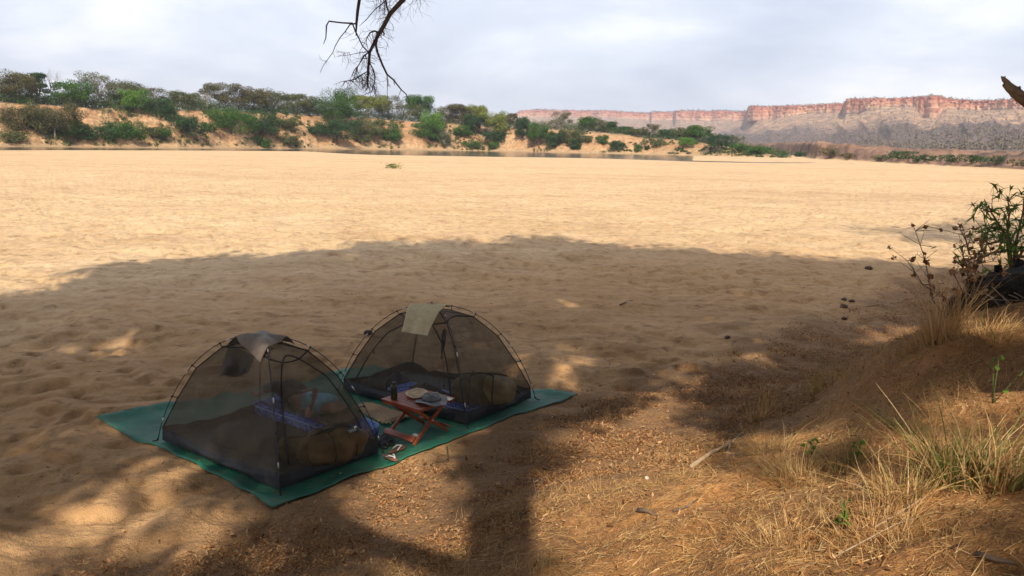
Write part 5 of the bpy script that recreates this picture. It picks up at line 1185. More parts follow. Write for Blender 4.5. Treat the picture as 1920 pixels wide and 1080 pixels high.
def sandal(px, py, rz, mat, strapm, label, name='flip_flop', closed=False):
    g_ = gp(px, py, .02); e_ = empty(name, (g_[0], g_[1], tz(g_[0], g_[1]) + .0), rz, label, 'sandal')
    out = []
    for i in range(28):
        a = 2 * math.pi * i / 28; x = .135 * math.cos(a); y = .047 * math.sin(a) * (1 + .18 * math.cos(a)) * (1 - .16 * math.exp(-((x + .01) / .05) ** 2)); out.append((x, y))
    mb = MB(); V = [(x * s_, y * s_, z + .004 * math.sin(x * 20)) for s_, z in ((.96, 0), (1, .006), (1, .018), (.96, .023)) for x, y in out] + [(0, 0, .021), (0, 0, 0)]
    Fc = [(j * 28 + i, j * 28 + (i + 1) % 28, (j + 1) * 28 + (i + 1) % 28, (j + 1) * 28 + i) for j in range(3) for i in range(28)] + [(84 + i, 84 + (i + 1) % 28, 112) for i in range(28)] + [((i + 1) % 28, i, 113) for i in range(28)]
    mb.add(V, Fc); mb.build('sole', mat, e_)
    mb = MB()
    if closed:
        for x, hh in ((.07, .045), (.035, .055), (-.02, .06), (-.09, .05)):
            mb.tube([(x, .045 * math.cos(a), .02 + hh * math.sin(a)) for a in np.linspace(0, math.pi, 12)], .011, 5)
        mb.tube([(.07, 0, .062), (.0, 0, .078), (-.06, 0, .07)], .010, 5); mb.tube([(-.12, .03, .05), (-.14, 0, .055), (-.12, -.03, .05)], .010, 5)
    else:
        for s_ in (-1, 1): mb.tube([(.085, 0, .022), (.065, s_ * .010, .045), (.02, s_ * .030, .050), (-.035, s_ * .043, .020)], [.006, .008, .009, .007], 6)
    mb.build('strap', strapm, e_)
BR = simple('brown_rubber', (.12, .055, .035), .7, .15, 20); WS = simple('grey_strap', (.50, .48, .46), .6); BL = simple('black_rubber', (.02, .02, .022), .6)
sandal(745, 848, .85, BR, WS, 'brown flip-flop with a pale strap lying beside the table foot')
sandal(732, 865, -.75, BR, WS, 'brown flip-flop with a pale strap at the edge of the groundsheet', 'flip_flop')
sandal(717, 838, -1.1, BL, simple('dark_grey_strap', (.07, .07, .08), .7), 'black strapped sandal right at the corner of the nearest tent', 'sandal', True)
sandal(728, 832, -.95, BL, bpy.data.materials['dark_grey_strap'], 'black strapped sandal nearer the table foot board', 'sandal', True)
def tissue():
    p = pos(779, 818); R_ = random.Random(6); mb = MB()
    mb.grid(lambda u, v: (.045 * math.cos(2 * math.pi * u) * math.sin(math.pi * v) * (1 + .5 * (vn(u * 5, v * 4) - .5)), .03 * math.sin(2 * math.pi * u) * math.sin(math.pi * v), .02 + .02 * math.cos(math.pi * v) * (1 + .6 * (vn(u * 6 + 3, v * 5) - .5))), 14, 9, closed=True)
    o = mb.build('tissue', simple('white_tissue', (.75, .75, .73), .9), None); o.location = p; setprops(o, 'crumpled white tissue on the groundsheet under the table', 'tissue')
tissue()
# --- the person dozing on the blue mattress behind the nearest tent
SKIN = simple('skin', (.44, .235, .17), .6, .08, 9)
def skinmesh(name, verts, edges, rads, mat, parent=None, sub=2):
    me = bpy.data.meshes.new(name); me.from_pydata([tuple(v) for v in verts], edges, []); me.update(); me.materials.append(mat)
    o = bpy.data.objects.new(name, me); C.objects.link(o)
    if parent: o.parent = parent
    md = o.modifiers.new('skin', 'SKIN'); md.use_smooth_shade = True
    if not me.skin_vertices: 
        pass
    sv = me.skin_vertices[0].data
    for i, r in enumerate(rads): sv[i].radius = (r, r) if not isinstance(r, tuple) else r; sv[i].use_root = (i == 0)
    s2 = o.modifiers.new('sub', 'SUBSURF'); s2.levels = sub; s2.render_levels = sub; return o
def person():
    """local frame: +x from the feet to the head along the mattress, +z up; lies on the back, knees raised, one forearm up"""
    c = np.array(cm) + DL * 1.16 + DW * .30; z = tz(*c) + .165
    e_ = empty('person', (c[0], c[1], z), math.atan2(-DL[1], -DL[0]), 'person in a light blue shirt lying on the blue mattress with one forearm raised', 'person')
    V, E, R = [], [], []
    def ch(pts, rs, start=None):
        prev = start
        for p, r in zip(pts, rs):
            V.append(p); R.append(r); i = len(V) - 1
            if prev is not None: E.append((prev, i))
            prev = i
        return prev
    pel = ch([(0, 0, .11)], [.125]); ch1 = ch([(.15, 0, .115), (.30, 0, .125), (.42, 0, .13)], [.12, .135, .13], pel); neck = ch([(.52, 0, .12)], [.055], ch1)
    head = ch([(.60, 0, .13), (.68, 0, .145), (.765, 0, .14)], [.075, .093, .07], neck)
    nose = ch([(.665, 0, .235), (.655, 0, .262)], [.022, .010], head - 1)
    for s_ in (-1, 1): ch([(.675, s_ * .098, .13)], [.018], head - 1)
    def hand(w, wi, fwd, side):
        fwd = Vector(fwd).normalized(); side = Vector(side).normalized(); nn = fwd.cross(side)
        pm = Vector(w) + fwd * .05; pi_ = ch([tuple(pm)], [.030], wi)
        for k, (o_, l_) in enumerate(((-.03, .065), (-.01, .078), (.01, .072), (.03, .055))):
            a = pm + fwd * .035 + side * o_; ch([tuple(a), tuple(a + fwd * l_ * .55 + nn * .008), tuple(a + fwd * l_ * .9 + nn * .025)], [.011, .009, .007], pi_)
        a = pm - side * .03 - fwd * .01; ch([tuple(a), tuple(a - side * .03 + fwd * .025), tuple(a - side * .035 + fwd * .05)], [.012, .010, .008], pi_)
    # near arm (towards the camera): elbow on the mattress, forearm up
    sh = ch([(.42, -.16, .12), (.42, -.24, .10), (.40, -.28, .06)], [.06, .05, .045], ch1 ); 
    fo = ch([(.44, -.26, .17), (.47, -.22, .27)], [.033, .022], sh); hand((.47, -.22, .27), fo, (.15, .1, 1), (0, 1, -.1))
    sh = ch([(.42, .16, .12), (.36, .25, .08), (.22, .27, .05)], [.06, .045, .042], ch1)
    fo = ch([(.06, .2, .15), (.02, .10, .22)], [.036, .026], sh); hand((.02, .10, .22), fo, (-.5, -1, 0), (1, -.5, 0))
    for s_, kx, kz, fx in ((-1, -.44, .27, -.76), (1, -.45, .22, -.80)):
        hp = ch([(-.06, s_ * .09, .11), (-.22, s_ * .11, .18), (kx, s_ * .13, kz), (kx - .12, s_ * .13, kz * .70), (fx, s_ * .14, .08)], [.09, .078, .056, .055, .036], pel)
        ch([(fx - .03, s_ * .14, .04), (fx - .11, s_ * .15, .07), (fx - .19, s_ * .155, .09)], [.036, .036, .020], hp)
    body = skinmesh('body', V, E, R, SKIN, e_)
    SH = simple('light_blue_shirt', (.20, .56, .74), .9, .1, 8, .01, (.32, .68, .84))
    sv = [(.02, 0, .112), (.15, 0, .117), (.30, 0, .127), (.43, 0, .13), (.47, 0, .125), (.42, -.15, .12), (.41, -.235, .10), (.42, .15, .12), (.365, .24, .083)]
    skinmesh('shirt', sv, [(0, 1), (1, 2), (2, 3), (3, 4), (3, 5), (5, 6), (3, 7), (7, 8)], [.148, .145, .158, .15, .085, .082, .066, .082, .06], SH, e_)
    TR = simple('dark_trousers', (.045, .038, .035), .9, .25, 8, .01); tv = [(.03, 0, .112), (0, 0, .11)]; te = [(0, 1)]; tr_ = [.142, .145]
    for s_, kx, kz, fx in ((-1, -.44, .27, -.76), (1, -.45, .22, -.80)):
        b = len(tv); tv += [(-.06, s_ * .09, .11), (-.22, s_ * .11, .18), (kx, s_ * .13, kz), (kx - .12, s_ * .13, kz * .70), (kx * .35 + fx * .65, s_ * .138, .09 + (kz - .09) * .35)]; te += [(1, b), (b, b + 1), (b + 1, b + 2), (b + 2, b + 3), (b + 3, b + 4)]; tr_ += [.11, .098, .076, .074, .062]
    skinmesh('trousers', tv, te, tr_, TR, e_)
    HR = simple('brown_hair', (.05, .03, .02), .8, .3, 30); mb = MB()
    mb.grid(lambda u, v: (.70 + .118 * math.sin(v * 1.75) * math.cos(2 * math.pi * u) * .95 + .03, .108 * math.sin(v * 1.75) * math.sin(2 * math.pi * u), .125 - .075 * math.cos(v * 1.75) * 1.0 + .055 * math.sin(v * 1.75) * math.cos(2 * math.pi * u)), 24, 12, closed=True)
    mb.build('hair', HR, e_)
    PL = simple('faded_pillow', (.20, .12, .10), .9, .2, 7, .01)
    mb = MB(); mb.grid(lambda u, v: (.17 * math.copysign(abs(math.cos(2 * math.pi * u)) ** .5, math.cos(2 * math.pi * u)) * math.sin(math.pi * v) ** .6, .25 * math.copysign(abs(math.sin(2 * math.pi * u)) ** .5, math.sin(2 * math.pi * u)) * math.sin(math.pi * v) ** .6, .045 + .05 * math.cos(math.pi * v) * (1 - .3 * math.cos(2 * math.pi * u))), 28, 12, closed=True)
    o = mb.build('pillow', PL, None); ca, sa = -DL; q = c + np.array((ca, sa)) * .70; o.location = (q[0], q[1], z - .03); o.rotation_euler = (0, 0, e_.rotation_euler[2]); setprops(o, 'faded reddish pillow under the head of the lying person', 'pillow')
person()
# ------------------------------------------------------------------ near bank: litter, straw, grass, shrubs, sticks
def vis_filter(x, y, z, m=60):
    px, py, w = proj(np.stack([x, y, z], -1)); return (w > .3) & (px > -m) & (px < 1920 + m) & (py > 0) & (py < 1080 + m)
def scatter(n, xr, yr, dens, rng):
    x = rng.uniform(*xr, n); y = rng.uniform(*yr, n); z = H(x, y); k = vis_filter(x, y, z) & (rng.random(n) < dens(x, y)); return x[k], y[k], z[k]
def slope_n(x, y, e=.08):
    zx = (H(x + e, y) - H(x - e, y)) / (2 * e); zy = (H(x, y + e) - H(x, y - e)) / (2 * e); n = np.stack([-zx, -zy, np.ones_like(x)], -1); return n / np.linalg.norm(n, axis=1)[:, None]
def litter():
    rng = np.random.default_rng(31)
    def dens(x, y):
        s = bank_s(x, y); px, py, w = proj(np.stack([x, y, H(x, y, False)], -1)); n_ = fbm(x / .7, y / .7, 3, 801)
        d = ss(-1.5, -.1, s + (n_ - .5) * 2.4) * (1 - .93 * ss(1.0, 2.2, s + (n_ - .5) * 2)) 
        d = d * (.10 + .90 * ss(.36, .56, fbm(x / .55, y / .55, 4, 802))); d *= np.where(in_tarp(x, y) > -.02, .03, 1.)
        d += .02 * ss(.5, .7, fbm(x / 2, y / 2, 2, 803)) * (s < 0)
        return np.clip(d, 0, 1) * np.clip(14 / (np.hypot(x, y) + 4), .25, 1)
    x, y, z = scatter(850000, (-5, 14), (1.5, 24), dens, rng); n = len(x); nr = slope_n(x, y)
    P = np.stack([x, y, z + rng.uniform(.004, .03, n)], -1); N_ = nr + rng.normal(size=(n, 3)) * .45; N_ /= np.linalg.norm(N_, axis=1)[:, None]
    A = np.cross(N_, rng.normal(size=(n, 3))); A /= np.linalg.norm(A, axis=1)[:, None]; B = np.cross(N_, A); L_ = (rng.uniform(.016, .03, n) * (1 + 1.6 * rng.random(n) ** 2.5))[:, None]; W = L_ * rng.uniform(.22, .42, n)[:, None]; cu = N_ * L_ * rng.uniform(.0, .35, n)[:, None]
    V = np.stack([P - A * L_ * .5 + cu, P - A * L_ * .1 + B * W * .5, P + A * L_ * .3 + B * W * .35, P + A * L_ * .55 + cu, P + A * L_ * .3 - B * W * .35, P - A * L_ * .1 - B * W * .5], 1).reshape(-1, 3)
    i = np.arange(n)[:, None] * 6; Fc = np.concatenate([i + np.array((0, 1, 2, 5)), i + np.array((5, 2, 3, 4))])
    m = leafmat('dry_leaf', [(.07, .035, .018), (.20, .085, .033), (.33, .15, .055), (.45, .24, .095), (.27, .155, .075), (.54, .34, .17), (.13, .07, .035)], .1, .8, pos=False)
    o = mesh_np('leaf_litter', V, Fc, m); setprops(o, 'red-brown dead leaves strewn along the foot of the bank', 'leaf litter', kind='stuff')
litter()
def blade_mesh(B, D, L_, W, droop, rng, seg=3):
    """B bases, D unit directions, L_ lengths, W widths: flat curving blades, seg quads each"""
    n = len(B); side = np.cross(D, np.array((0, 0, 1.)) + rng.normal(size=(n, 3)) * .5); side /= np.linalg.norm(side, axis=1)[:, None] + 1e-9
    rows = []; bend = rng.normal(size=(n, 3)) * .22; bend[:, 2] *= .4
    for k in range(seg + 1):
        f = k / seg; c = B + D * (L_ * f)[:, None]; c = c + bend * (L_ * f * f)[:, None]; c[:, 2] -= droop * L_ * f * f; w = (W * (1 - .8 * f) * .5)[:, None]; rows += [c - side * w, c + side * w]
    V = np.stack(rows, 1).reshape(-1, 3); m = 2 * (seg + 1); i = np.arange(n)[:, None] * m
    Fc = np.concatenate([i + np.array((2 * k, 2 * k + 1, 2 * k + 3, 2 * k + 2)) for k in range(seg)]); return V, Fc
STRAW = leafmat('straw', [(.28, .15, .06), (.44, .255, .095), (.58, .38, .16), (.36, .19, .07), (.68, .49, .25), (.20, .11, .05)], .25, .7, pos=False)
GRN = leafmat('grass_green', [(.08, .12, .025), (.15, .19, .04), (.34, .30, .10), (.10, .16, .03), (.45, .37, .16)], .3, .6, pos=False)
def strawcover():
    rng = np.random.default_rng(41)
    def dens(x, y):
        s = bank_s(x, y); n_ = fbm(x / .8, y / .8, 4, 811); n2 = fbm(x / .25, y / .25, 2, 813)
        d = ss(.5, 1.9, s + (n_ - .5) * 2) * ss(.33, .52, n_ * .6 + n2 * .4); return np.clip(d, 0, 1) * np.clip(10 / (np.hypot(x, y) + 3), .2, 1)
    x, y, z = scatter(560000, (-4, 18), (1.2, 24), dens, rng); n = len(x); nr = slope_n(x, y)
    a = rng.normal(.9, .8, n); D = np.stack([np.cos(a), np.sin(a), rng.uniform(-.02, .35, n) ** 1.0], -1); D -= nr * (D * nr).sum(1)[:, None] * .8; D /= np.linalg.norm(D, axis=1)[:, None]
    L_ = rng.uniform(.04, .20, n); V, Fc = blade_mesh(np.stack([x, y, z + .006], -1), D, L_, rng.uniform(.0022, .0065, n), rng.uniform(.0, .25, n), rng, 2)
    o = mesh_np('dry_straw', V, Fc, STRAW); setprops(o, 'flattened dry straw and grass stalks covering the near bank', 'dry grass', kind='stuff')
    # standing thin grass, sparse
    def d2(x, y):
        s = bank_s(x, y); n_ = fbm(x / .9 + 4, y / .9, 3, 821); return ss(.8, 1.8, s + (n_ - .5) * 2) * ss(.44, .62, n_) * np.clip(9 / (np.hypot(x, y) + 2), .2, 1)
    x, y, z = scatter(80000, (-3, 18), (1.6, 24), d2, rng); k = 3; x = np.repeat(x, k) + rng.normal(size=len(x) * k) * .02; y = np.repeat(y, k) + rng.normal(size=len(y) * k) * .02; z = np.repeat(z, k); n = len(x)
    D = rng.normal(size=(n, 3)) * np.array((.55, .55, .1)) + np.array((0, 0, 1)); D /= np.linalg.norm(D, axis=1)[:, None]
    V, Fc = blade_mesh(np.stack([x, y, z - .01], -1), D, rng.uniform(.06, .22, n) * (1 + .3 * rng.random(n)), rng.uniform(.002, .0045, n), rng.uniform(.1, .6, n), rng, 3)
    o = mesh_np('thin_grass', V, Fc, STRAW); setprops(o, 'short dry grass standing thinly over the near bank', 'grass', kind='stuff')
strawcover()
def matted():
    rng = np.random.default_rng(61)
    def dens(x, y):
        s = bank_s(x, y); n_ = fbm(x / 1.1 + 7, y / 1.1, 3, 831); return ss(.6, 1.6, s + (n_ - .5) * 2) * ss(.46, .60, n_) * np.clip(9 / (np.hypot(x, y) + 2), .3, 1)
    x, y, z = scatter(2600, (-1, 16), (2.2, 20), dens, rng); c = len(x); k = 46; print('MATTED', c)
    B0 = np.repeat(np.stack([x, y], -1), k, 0) + rng.normal(size=(c * k, 2)) * np.repeat(rng.uniform(.03, .12, c), k)[:, None]; n = len(B0); zz = H(B0[:, 0], B0[:, 1])
    lean = np.repeat(rng.normal(size=(c, 3)) * np.array((.7, .7, 0)), k, 0); D = rng.normal(size=(n, 3)) * np.array((.7, .7, .25)) + lean + np.array((0, 0, .75)); D /= np.linalg.norm(D, axis=1)[:, None]; D[:, 2] = np.abs(D[:, 2])
    V, Fc = blade_mesh(np.column_stack([B0, zz - .01]), D, np.repeat(rng.uniform(.10, .30, c), k) * rng.uniform(.4, 1.1, n), rng.uniform(.0025, .007, n), rng.uniform(.3, 1.3, n), rng, 4)
    o = mesh_np('matted_grass', V, Fc, STRAW); setprops(o, 'matted bent clumps of dry grass all over the near bank', 'dry grass', kind='stuff')
matted()
def tuft(px, py, h, n, spread, label, mats=(0.5, .5), wide=.006, name='grass_tuft', seed=0, base_r=.08, cat='grass', stiff=.25, p=None, group=None):
    p = hit(px, py) if p is None else p; rng = np.random.default_rng(900 + seed + int(px)); e_ = empty(name, tuple(p), 0, label, cat, group)
    for frac, m, nm in ((mats[0], STRAW, 'dry_blades'), (mats[1], GRN, 'green_blades')):
        k = int(n * frac)
        if k < 1: continue
        a = rng.uniform(0, 2 * math.pi, k); r = base_r * np.sqrt(rng.random(k)); B = np.stack([r * np.cos(a), r * np.sin(a), np.zeros(k) - .02], -1)
        B[:, 2] += H(B[:, 0] + p[0], B[:, 1] + p[1]) - p[2]
        D = np.stack([np.cos(a), np.sin(a), 0 * a], -1) * (spread * rng.random(k) ** .8)[:, None] + rng.normal(size=(k, 3)) * .12 + np.array((0, 0, 1)); D /= np.linalg.norm(D, axis=1)[:, None]
        V, Fc = blade_mesh(B, D, h * rng.uniform(.35, 1.05, k), wide * rng.uniform(.5, 1.2, k), stiff * rng.uniform(0, 2.2, k), rng, 5); mesh_np(nm, V, Fc, m, e_)
    return e_
tuft(1800, 905, .62, 330, .75, 'big clump of stiff green and straw coloured grass at the lower right', (.5, .5), .011, 'grass_clump', 1, .17)
tuft(1880, 915, .5, 150, .9, 'grass clump cut by the right edge beside the big stiff clump', (.6, .4), .009, 'grass_clump', 2, .14)
tuft(1690, 930, .38, 260, 1.1, 'sprawling straw tuft just left of the big green clump', (.85, .15), .006, 'grass_tuft', 3, .16)
tuft(1500, 900, .34, 420, 1.3, 'low tangled dry tuft in the middle of the lower right bank', (.9, .1), .005, 'grass_tuft', 4, .24)
tuft(1590, 880, .42, 130, .8, 'thin tuft with green stems right of the low tangled tuft', (.5, .5), .006, 'grass_tuft', 5, .10)
tuft(1440, 845, .36, 240, 1.2, 'bushy straw tuft on the edge of the slope, left of the low tangled one', (.92, .08), .005, 'grass_tuft', 6, .2)
tuft(1420, 790, .55, 60, .9, 'tuft of long bleached stalks fanning out over the bare sand edge', (1., 0), .009, 'grass_tuft', 7, .08, stiff=.1)
tuft(1444, 770, .62, 36, .25, 'two tall bleached seed stalks rising from the slope edge', (1., 0), .010, 'grass_tuft', 8, .04, stiff=.05)
tuft(1530, 735, .6, 70, .22, 'upright thin grass standing against the dark litter', (.7, .3), .006, 'grass_tuft', 9, .07, stiff=.1)
tuft(1560, 722, .35, 180, 1.0, 'soft pale grass tuft behind the upright thin one', (.9, .1), .005, 'grass_tuft', 10, .2)
tuft(1640, 1010, .3, 260, 1.2, 'matted straw tuft near the bottom edge, below the sprawling tuft', (1., 0), .005, 'grass_tuft', 11, .22)
tuft(1480, 1010, .26, 260, 1.3, 'pale matted straw tuft near the bottom edge, farther left', (1., 0), .005, 'grass_tuft', 12, .24)
tuft(1768, 640, .85, 230, .35, 'tall yellow dry grass standing left of the charred log', (1., 0), .007, 'grass_tuft', 13, .16, stiff=.1)
tuft(1735, 645, .55, 190, .6, 'dry grass tuft at the left of the tall yellow grass', (1., 0), .006, 'grass_tuft', 14, .16)
tuft(1850, 628, .36, 300, 1.1, 'dry grass fringe in front of the charred log', (.95, .05), .006, 'grass_tuft', 15, .3)
tuft(1620, 690, .3, 200, 1.1, 'dry tuft on the sunlit strip of the bank', (.9, .1), .005, 'grass_tuft', 16, .25)
tuft(1700, 660, .3, 200, 1.1, 'dry tuft nearer the charred log on the sunlit strip', (.9, .1), .005, 'grass_tuft', 17, .25)
tuft(1150, 880, .16, 130, 1.6, 'flat nest of dry stalks on the leaf litter right of the wide shadow', (1., 0), .005, 'grass_tuft', 18, .2)
# weedy forb with round leaves
def forb(px, py, h, label, seed, nl=16):
    p = hit(px, py); rng = np.random.default_rng(seed); e_ = empty('weed', tuple(p), 0, label, 'weed'); mb = MB(); L0 = []
    for i in range(3):
        d = rng.normal(size=2) * .18; pts = [(0, 0, -.01), (d[0] * h * .5, d[1] * h * .5, h * .5), (d[0] * h, d[1] * h, h * rng.uniform(.7, 1.))]; mb.tube(pts, [.004, .003, .0015], 5)
        for k in range(nl // 3): f = rng.uniform(.2, 1.); L0.append((pts[2][0] * f + rng.normal() * .025, pts[2][1] * f + rng.normal() * .025, pts[2][2] * f))
    mb.build('stem', simple('weed_stem', (.10, .15, .04), .7), e_); L0 = np.array(L0)
    V, Fc = leaves_np(L0, rng.uniform(.03, .06, len(L0)), rng, .6, .8); mesh_np('foliage', V, Fc, LM['bright'], e_)
forb(1580, 1000, .22, 'small fresh green weed near the bottom edge', 1); forb(1605, 870, .26, 'thin green weed between the dry tufts', 2); forb(1860, 760, .42, 'tall spindly green weed behind the big grass clump', 3, 10); forb(1520, 860, .2, 'little green weed beside the low tangled tuft', 4)
def leafy_shrub():
    p = hit(1890, 560); p = np.array(gp(1893, 492, 1.0)) if False else p; d = ray(1893, 500); r = 11.6; d = d / math.hypot(d[0], d[1]); p = np.array((d[0] * r, d[1] * r, CAMH + r * d[2])); g_ = Hs(p[0], p[1])
    e_ = empty('leafy_shrub', (p[0], p[1], g_), 0, 'green leafy shrub with reddish stems at the right edge behind the charred log', 'shrub'); zb = p[2] - g_
    k = r / F * .86; rng = np.random.default_rng(77); mb = MB(); tips = []
    def W(px, py, dd=0.): return ((px - 1893) * k, dd, zb + (500 - py) * k)
    st = [[(1896, 505), (1888, 470), (1880, 440), (1866, 420), (1852, 400), (1836, 394)], [(1896, 505), (1892, 455), (1885, 425), (1890, 400), (1887, 380)], [(1900, 505), (1905, 460), (1915, 430), (1925, 400), (1930, 375)], [(1898, 500), (1910, 470), (1935, 450), (1960, 425)], [(1884, 450), (1860, 452), (1835, 456), (1815, 440)], [(1888, 470), (1870, 478), (1850, 500)], [(1875, 432), (1850, 428), (1838, 432)], [(1900, 480), (1925, 480), (1950, 470)]]
    for q in st:
        dd = rng.normal() * .12; pts = [W(a, b, dd * i / len(q) * 2) for i, (a, b) in enumerate(q)]
        if q[0][1] > 495: pts = [(0, 0, -.05)] + pts
        mb.tube(pts, [.022 * (1 - .8 * i / len(pts)) for i in range(len(pts))], 6); 
        for j in range(1, len(pts)):
            for t in range(5):
                a = np.array(pts[j]); b = a + rng.normal(size=3) * np.array((.10, .12, .08)) + np.array((0, 0, .04)); mb.tube([tuple(a), tuple(b)], [.005, .002], 4, False); tips.append(b)
    mb.build('stem', simple('red_stem', (.20, .085, .06), .8, .2, 10), e_)
    tips = np.array(tips); P = np.repeat(tips, 8, 0); n = len(P); D = rng.normal(size=(n, 3)); D[:, 2] += .3; D /= np.linalg.norm(D, axis=1)[:, None]
    V, Fc = blade_mesh(P, D, rng.uniform(.06, .12, n), rng.uniform(.020, .034, n), rng.uniform(.1, .5, n), rng, 3)
    mesh_np('foliage', V, Fc, leafmat('shrub_leaf', [(.09, .17, .04), (.16, .27, .06), (.26, .34, .10)], .35, pos=False), e_)
leafy_shrub()
def dry_shrub():
    r = 10.6; d = ray(1795, 600); d = d / math.hypot(d[0], d[1]); x, y = d[0] * r, d[1] * r; g_ = Hs(x, y); e_ = empty('dry_shrub', (x, y, g_), 0, 'leafless brown shrub with a few curled dead leaves, left of the green shrub', 'shrub')
    k = r / F * .90; zb = CAMH + r * d[2] - g_; rng = np.random.default_rng(78); mb = MB(); tips = []
    W = lambda a, b, dd=0.: ((a - 1795) * k, dd, zb + (600 - b) * k)
    for q in [[(1820, 560), (1808, 500), (1802, 470), (1800, 445)], [(1820, 560), (1800, 520), (1780, 500), (1762, 490)], [(1820, 570), (1815, 520), (1835, 498), (1870, 494)], [(1780, 610), (1770, 560), (1755, 520), (1730, 490)], [(1785, 610), (1768, 570), (1770, 500), (1768, 450)], [(1790, 610), (1785, 560), (1775, 540), (1745, 505)], [(1800, 500), (1785, 480), (1775, 460)], [(1770, 560), (1740, 540), (1722, 500)], [(1803, 478), (1812, 455), (1818, 440)]]:
        dd = rng.normal() * .15; pts = [W(a, b, dd * i) for i, (a, b) in enumerate(q)]; 
        if q[0][1] > 555: pts = [(pts[0][0] * .5, 0, -.05)] + pts
        mb.tube(pts, [.011 * (1 - .75 * i / len(pts)) for i in range(len(pts))], 5)
        for j in range(1, len(pts)):
            for t in range(7):
                a = np.array(pts[j]) * (1 - .5 * (t % 2)) + np.array(pts[j - 1]) * .5 * (t % 2); b = a + rng.normal(size=3) * np.array((.10, .12, .06)) + np.array((0, 0, .07)); c = b + rng.normal(size=3) * .04; mb.tube([tuple(a), tuple(b), tuple(c)], [.004, .0025, .0015], 4, False)
                if rng.random() < .4: tips.append(b)
    mb.build('stem', simple('dry_stem', (.17, .11, .07), .9, .25, 10), e_)
    P = np.repeat(np.array(tips), 3, 0) + rng.normal(size=(len(tips) * 3, 3)) * .012; V, Fc = leaves_np(P, rng.uniform(.035, .085, len(P)), rng, .2, .8); mesh_np('foliage', V, Fc, bpy.data.materials['dry_leaf'], e_)
dry_shrub()
def log():
    """charred fallen log arching out of the bank crest"""
    r = 10.9; m = simple('charred_wood', (.009, .006, .005), .95, .6, 7, .1, (.045, .028, .018)); mb = MB(); P = []
    def Q(px, py, rr): d = ray(px, py); d = d / math.hypot(d[0], d[1]); return np.array((d[0] * rr, d[1] * rr, CAMH + rr * d[2]))
    pts = [Q(1768, 645, 9.9), Q(1790, 612, 10.0), Q(1812, 582, 10.15), Q(1842, 560, 10.3), Q(1885, 548, 10.6), Q(1950, 534, 11.2), Q(2080, 520, 12.2)]; rs = [.06, .12, .17, .22, .26, .28, .26]
    base = pts[2].copy(); base[2] = Hs(base[0], base[1]); e_ = empty('charred_log', tuple(base), 0, 'black charred log arching out of the bank at the right edge', 'log'); n = 60
    def fn(u, v):
        q = v * (len(pts) - 1); i = min(int(q), len(pts) - 2); f = q - i; c = pts[i] * (1 - f) + pts[i + 1] * f; R0 = rs[i] * (1 - f) + rs[i + 1] * f; d = pts[i + 1] - pts[i]; d /= np.linalg.norm(d); a_ = np.cross(d, (0, 0, 1)); a_ /= np.linalg.norm(a_); b_ = np.cross(a_, d); an = 2 * math.pi * u
        R0 *= 1 + .55 * (fbm(np.array([math.cos(an) * 1.5 + 3]), np.array([math.sin(an) * 1.5 + v * 9]), 3, 905)[0] - .5) * 2
        return tuple(c + (a_ * math.cos(an) * 1.1 + b_ * math.sin(an)) * R0 - base)
    mb.grid(fn, 26, 70, closed=True); mb.build('trunk', m, e_)
    for (a, b, rr, w, l) in ((Q(1873, 530, 10.9), Q(1871, 497, 10.9), 0, .05, 0), (Q(1905, 520, 11.), Q(1912, 488, 11.1), 0, .06, 0)):
        mb = MB(); mb.tube([a - base, (a + b) / 2 - base, b - base], [w * 1.4, w, w * .8], 9); mb.build('stub', m, e_)
    mb = MB(); R_ = random.Random(5)
    for i in range(48):
        a = Q(1800 + 6 * i + R_.uniform(-6, 6), 540 + R_.uniform(-5, 50), 9.9 + R_.random() * .3); b = a + np.array((R_.gauss(.05, .22), -.1 + R_.gauss(0, .1), -R_.uniform(.0, .35))); mb.tube([a - base, (a + b) / 2 - base + np.array((.03, 0, 0)), b - base], [.006, .005, .003], 5)
    mb.build('root', simple('pale_root', (.32, .24, .17), .8), e_)
log()
# sticks, stones and clods lying about
STK = simple('stick_bark', (.13, .09, .06), .9, .35, 14, .004); STP = simple('pale_stick', (.34, .24, .15), .85, .2, 10)
def stick(pts, r, label, mat=STK, lift=.3, br=()):
    P = [hit(*q) for q in pts]; o = P[0]; mb = MB()
    mb.tube([tuple(p - o + np.array((0, 0, r * .9 + lift * .02 * math.sin(i * 2)))) for i, p in enumerate(P)], [r * (1 - .6 * i / (len(P) - 1)) for i in range(len(P))], 7)
    for (i, q) in br: b = hit(*q); mb.tube([tuple(P[i] - o + np.array((0, 0, r))), tuple((P[i] + b) / 2 - o + np.array((0, 0, .02))), tuple(b - o + np.array((0, 0, .01)))], [r * .6, r * .45, r * .2], 6)
    e_ = mb.build('stick', mat, None); e_.location = o; setprops(e_, label, 'stick')
stick([(838, 842), (841, 862), (838, 880), (822, 893)], .010, 'forked twig standing out on the sunlit sand beside the groundsheet', br=[(2, (850, 897)), (1, (830, 872))])
stick([(1295, 882), (1330, 858), (1370, 832), (1392, 815)], .022, 'pale bare root running up the slope edge', STP, 1., [(2, (1362, 862))])
stick([(1196, 962), (1212, 970), (1232, 972)], .020, 'short stubby piece of wood on the leaf litter')
stick([(1162, 574), (1172, 569), (1185, 564)], .018, 'short dark stick lying on the open sand')
stick([(1262, 965), (1290, 955), (1308, 940)], .012, 'dark stick at the foot of the grassy slope')
stick([(1830, 1052), (1870, 1062), (1905, 1064)], .016, 'dark stick at the bottom right corner')
stick([(1640, 992), (1720, 945), (1790, 905)], .006, 'long straw coloured stalk lying across bare earth', STP)
stick([(1560, 1052), (1680, 990), (1760, 960)], .005, 'second long straw coloured stalk lower down the bank', STP)
stick([(1605, 580), (1640, 574), (1660, 570)], .010, 'thin twig lying beside the dung on the sand')
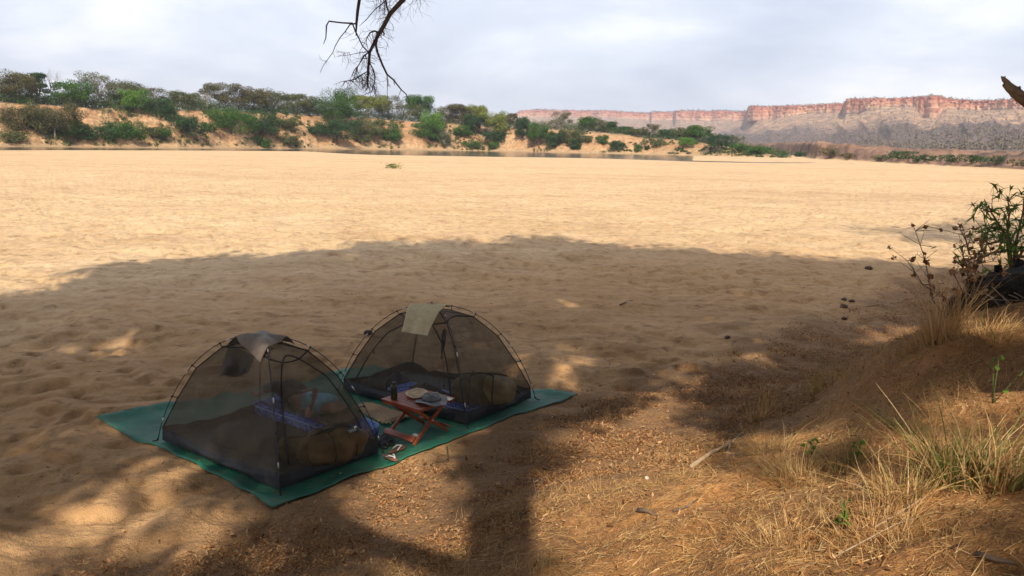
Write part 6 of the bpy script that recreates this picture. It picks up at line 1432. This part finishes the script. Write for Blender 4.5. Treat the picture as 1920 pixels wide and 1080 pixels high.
stick([(1376, 640), (1372, 650), (1382, 662)], .006, 'small bent twig on the shaded sand')
stick([(1000, 905), (1006, 930), (1000, 955)], .007, 'pale upright twig in the wide shadow', STP)
def stone(px, py, s_, col, label, name='stone', seed=0):
    p = hit(px, py); mb = MB(); R0 = s_ * .6
    mb.grid(lambda u, v: tuple(R0 * q * (1 + .5 * (vn(u * 4 * (1 if u < .5 else -1) + seed, v * 4 + seed) - .5)) for q in (math.cos(2 * math.pi * u) * math.sin(math.pi * v) * 1.2, math.sin(2 * math.pi * u) * math.sin(math.pi * v), .62 * math.cos(math.pi * v) + .3)), 14, 9, closed=True)
    o = mb.build(name, col, None); o.location = p; o.rotation_euler = (0, 0, seed); setprops(o, label, name.replace('_', ' '))
DG = simple('dung', (.07, .045, .03), .95, .3, 20); PS = simple('pale_stone', (.55, .48, .38), .85)
stone(1582, 563, .10, DG, 'dark clod of dung on the shaded sand, farthest of the group', 'dung', 1); stone(1582, 577, .13, DG, 'largest clod of dung on the shaded sand', 'dung', 2); stone(1597, 566, .10, DG, 'dark clod of dung beside the thin twig', 'dung', 3)
stone(1582, 600, .09, DG, 'small clod of dung nearer the bank', 'dung', 4); stone(1364, 634, .08, DG, 'single dark clod on the open shaded sand', 'dung', 5); stone(1628, 505, .16, DG, 'dark clod near the edge of the tree shadow', 'dung', 6); stone(1136, 752, .05, DG, 'small dark clod right of the groundsheet', 'dung', 7)
stone(1213, 898, .035, PS, 'small pale stone in the leaf litter', 'stone', 8); stone(1226, 705, .02, PS, 'tiny white stone on the shaded sand', 'stone', 9)
stone(690, 628, .12, simple('dark_clod', (.05, .035, .03), .95), 'dark round clod behind the farther tent', 'dung', 10)
def debris():
    rng = np.random.default_rng(51)
    def dens(x, y): s = bank_s(x, y); return (s < .3) * (.12 + .88 * ss(.52, .70, fbm(x / 1.6, y / 1.6, 3, 851))) * np.clip(16 / (np.hypot(x, y) + 1), .35, 1) * (1 - .55 * (in_tarp(x, y) > 0))
    x, y, z = scatter(42000, (-22, 20), (5, 60), dens, rng); n = len(x); a = rng.uniform(0, 6.28, n); D = np.stack([np.cos(a), np.sin(a), rng.uniform(0, .25, n)], -1); D /= np.linalg.norm(D, axis=1)[:, None]
    V, Fc = blade_mesh(np.stack([x, y, z + .012 + .03 * (in_tarp(x, y) > 0)], -1), D, rng.uniform(.02, .14, n), rng.uniform(.004, .013, n), rng.uniform(0, .3, n), rng, 2)
    o = mesh_np('sand_debris', V, Fc, leafmat('debris', [(.07, .045, .03), (.15, .10, .06), (.28, .19, .11), (.05, .035, .03)], .05, .9, pos=False)); setprops(o, 'bits of twig and dry leaf scattered over the sand', 'debris', kind='stuff')
debris()
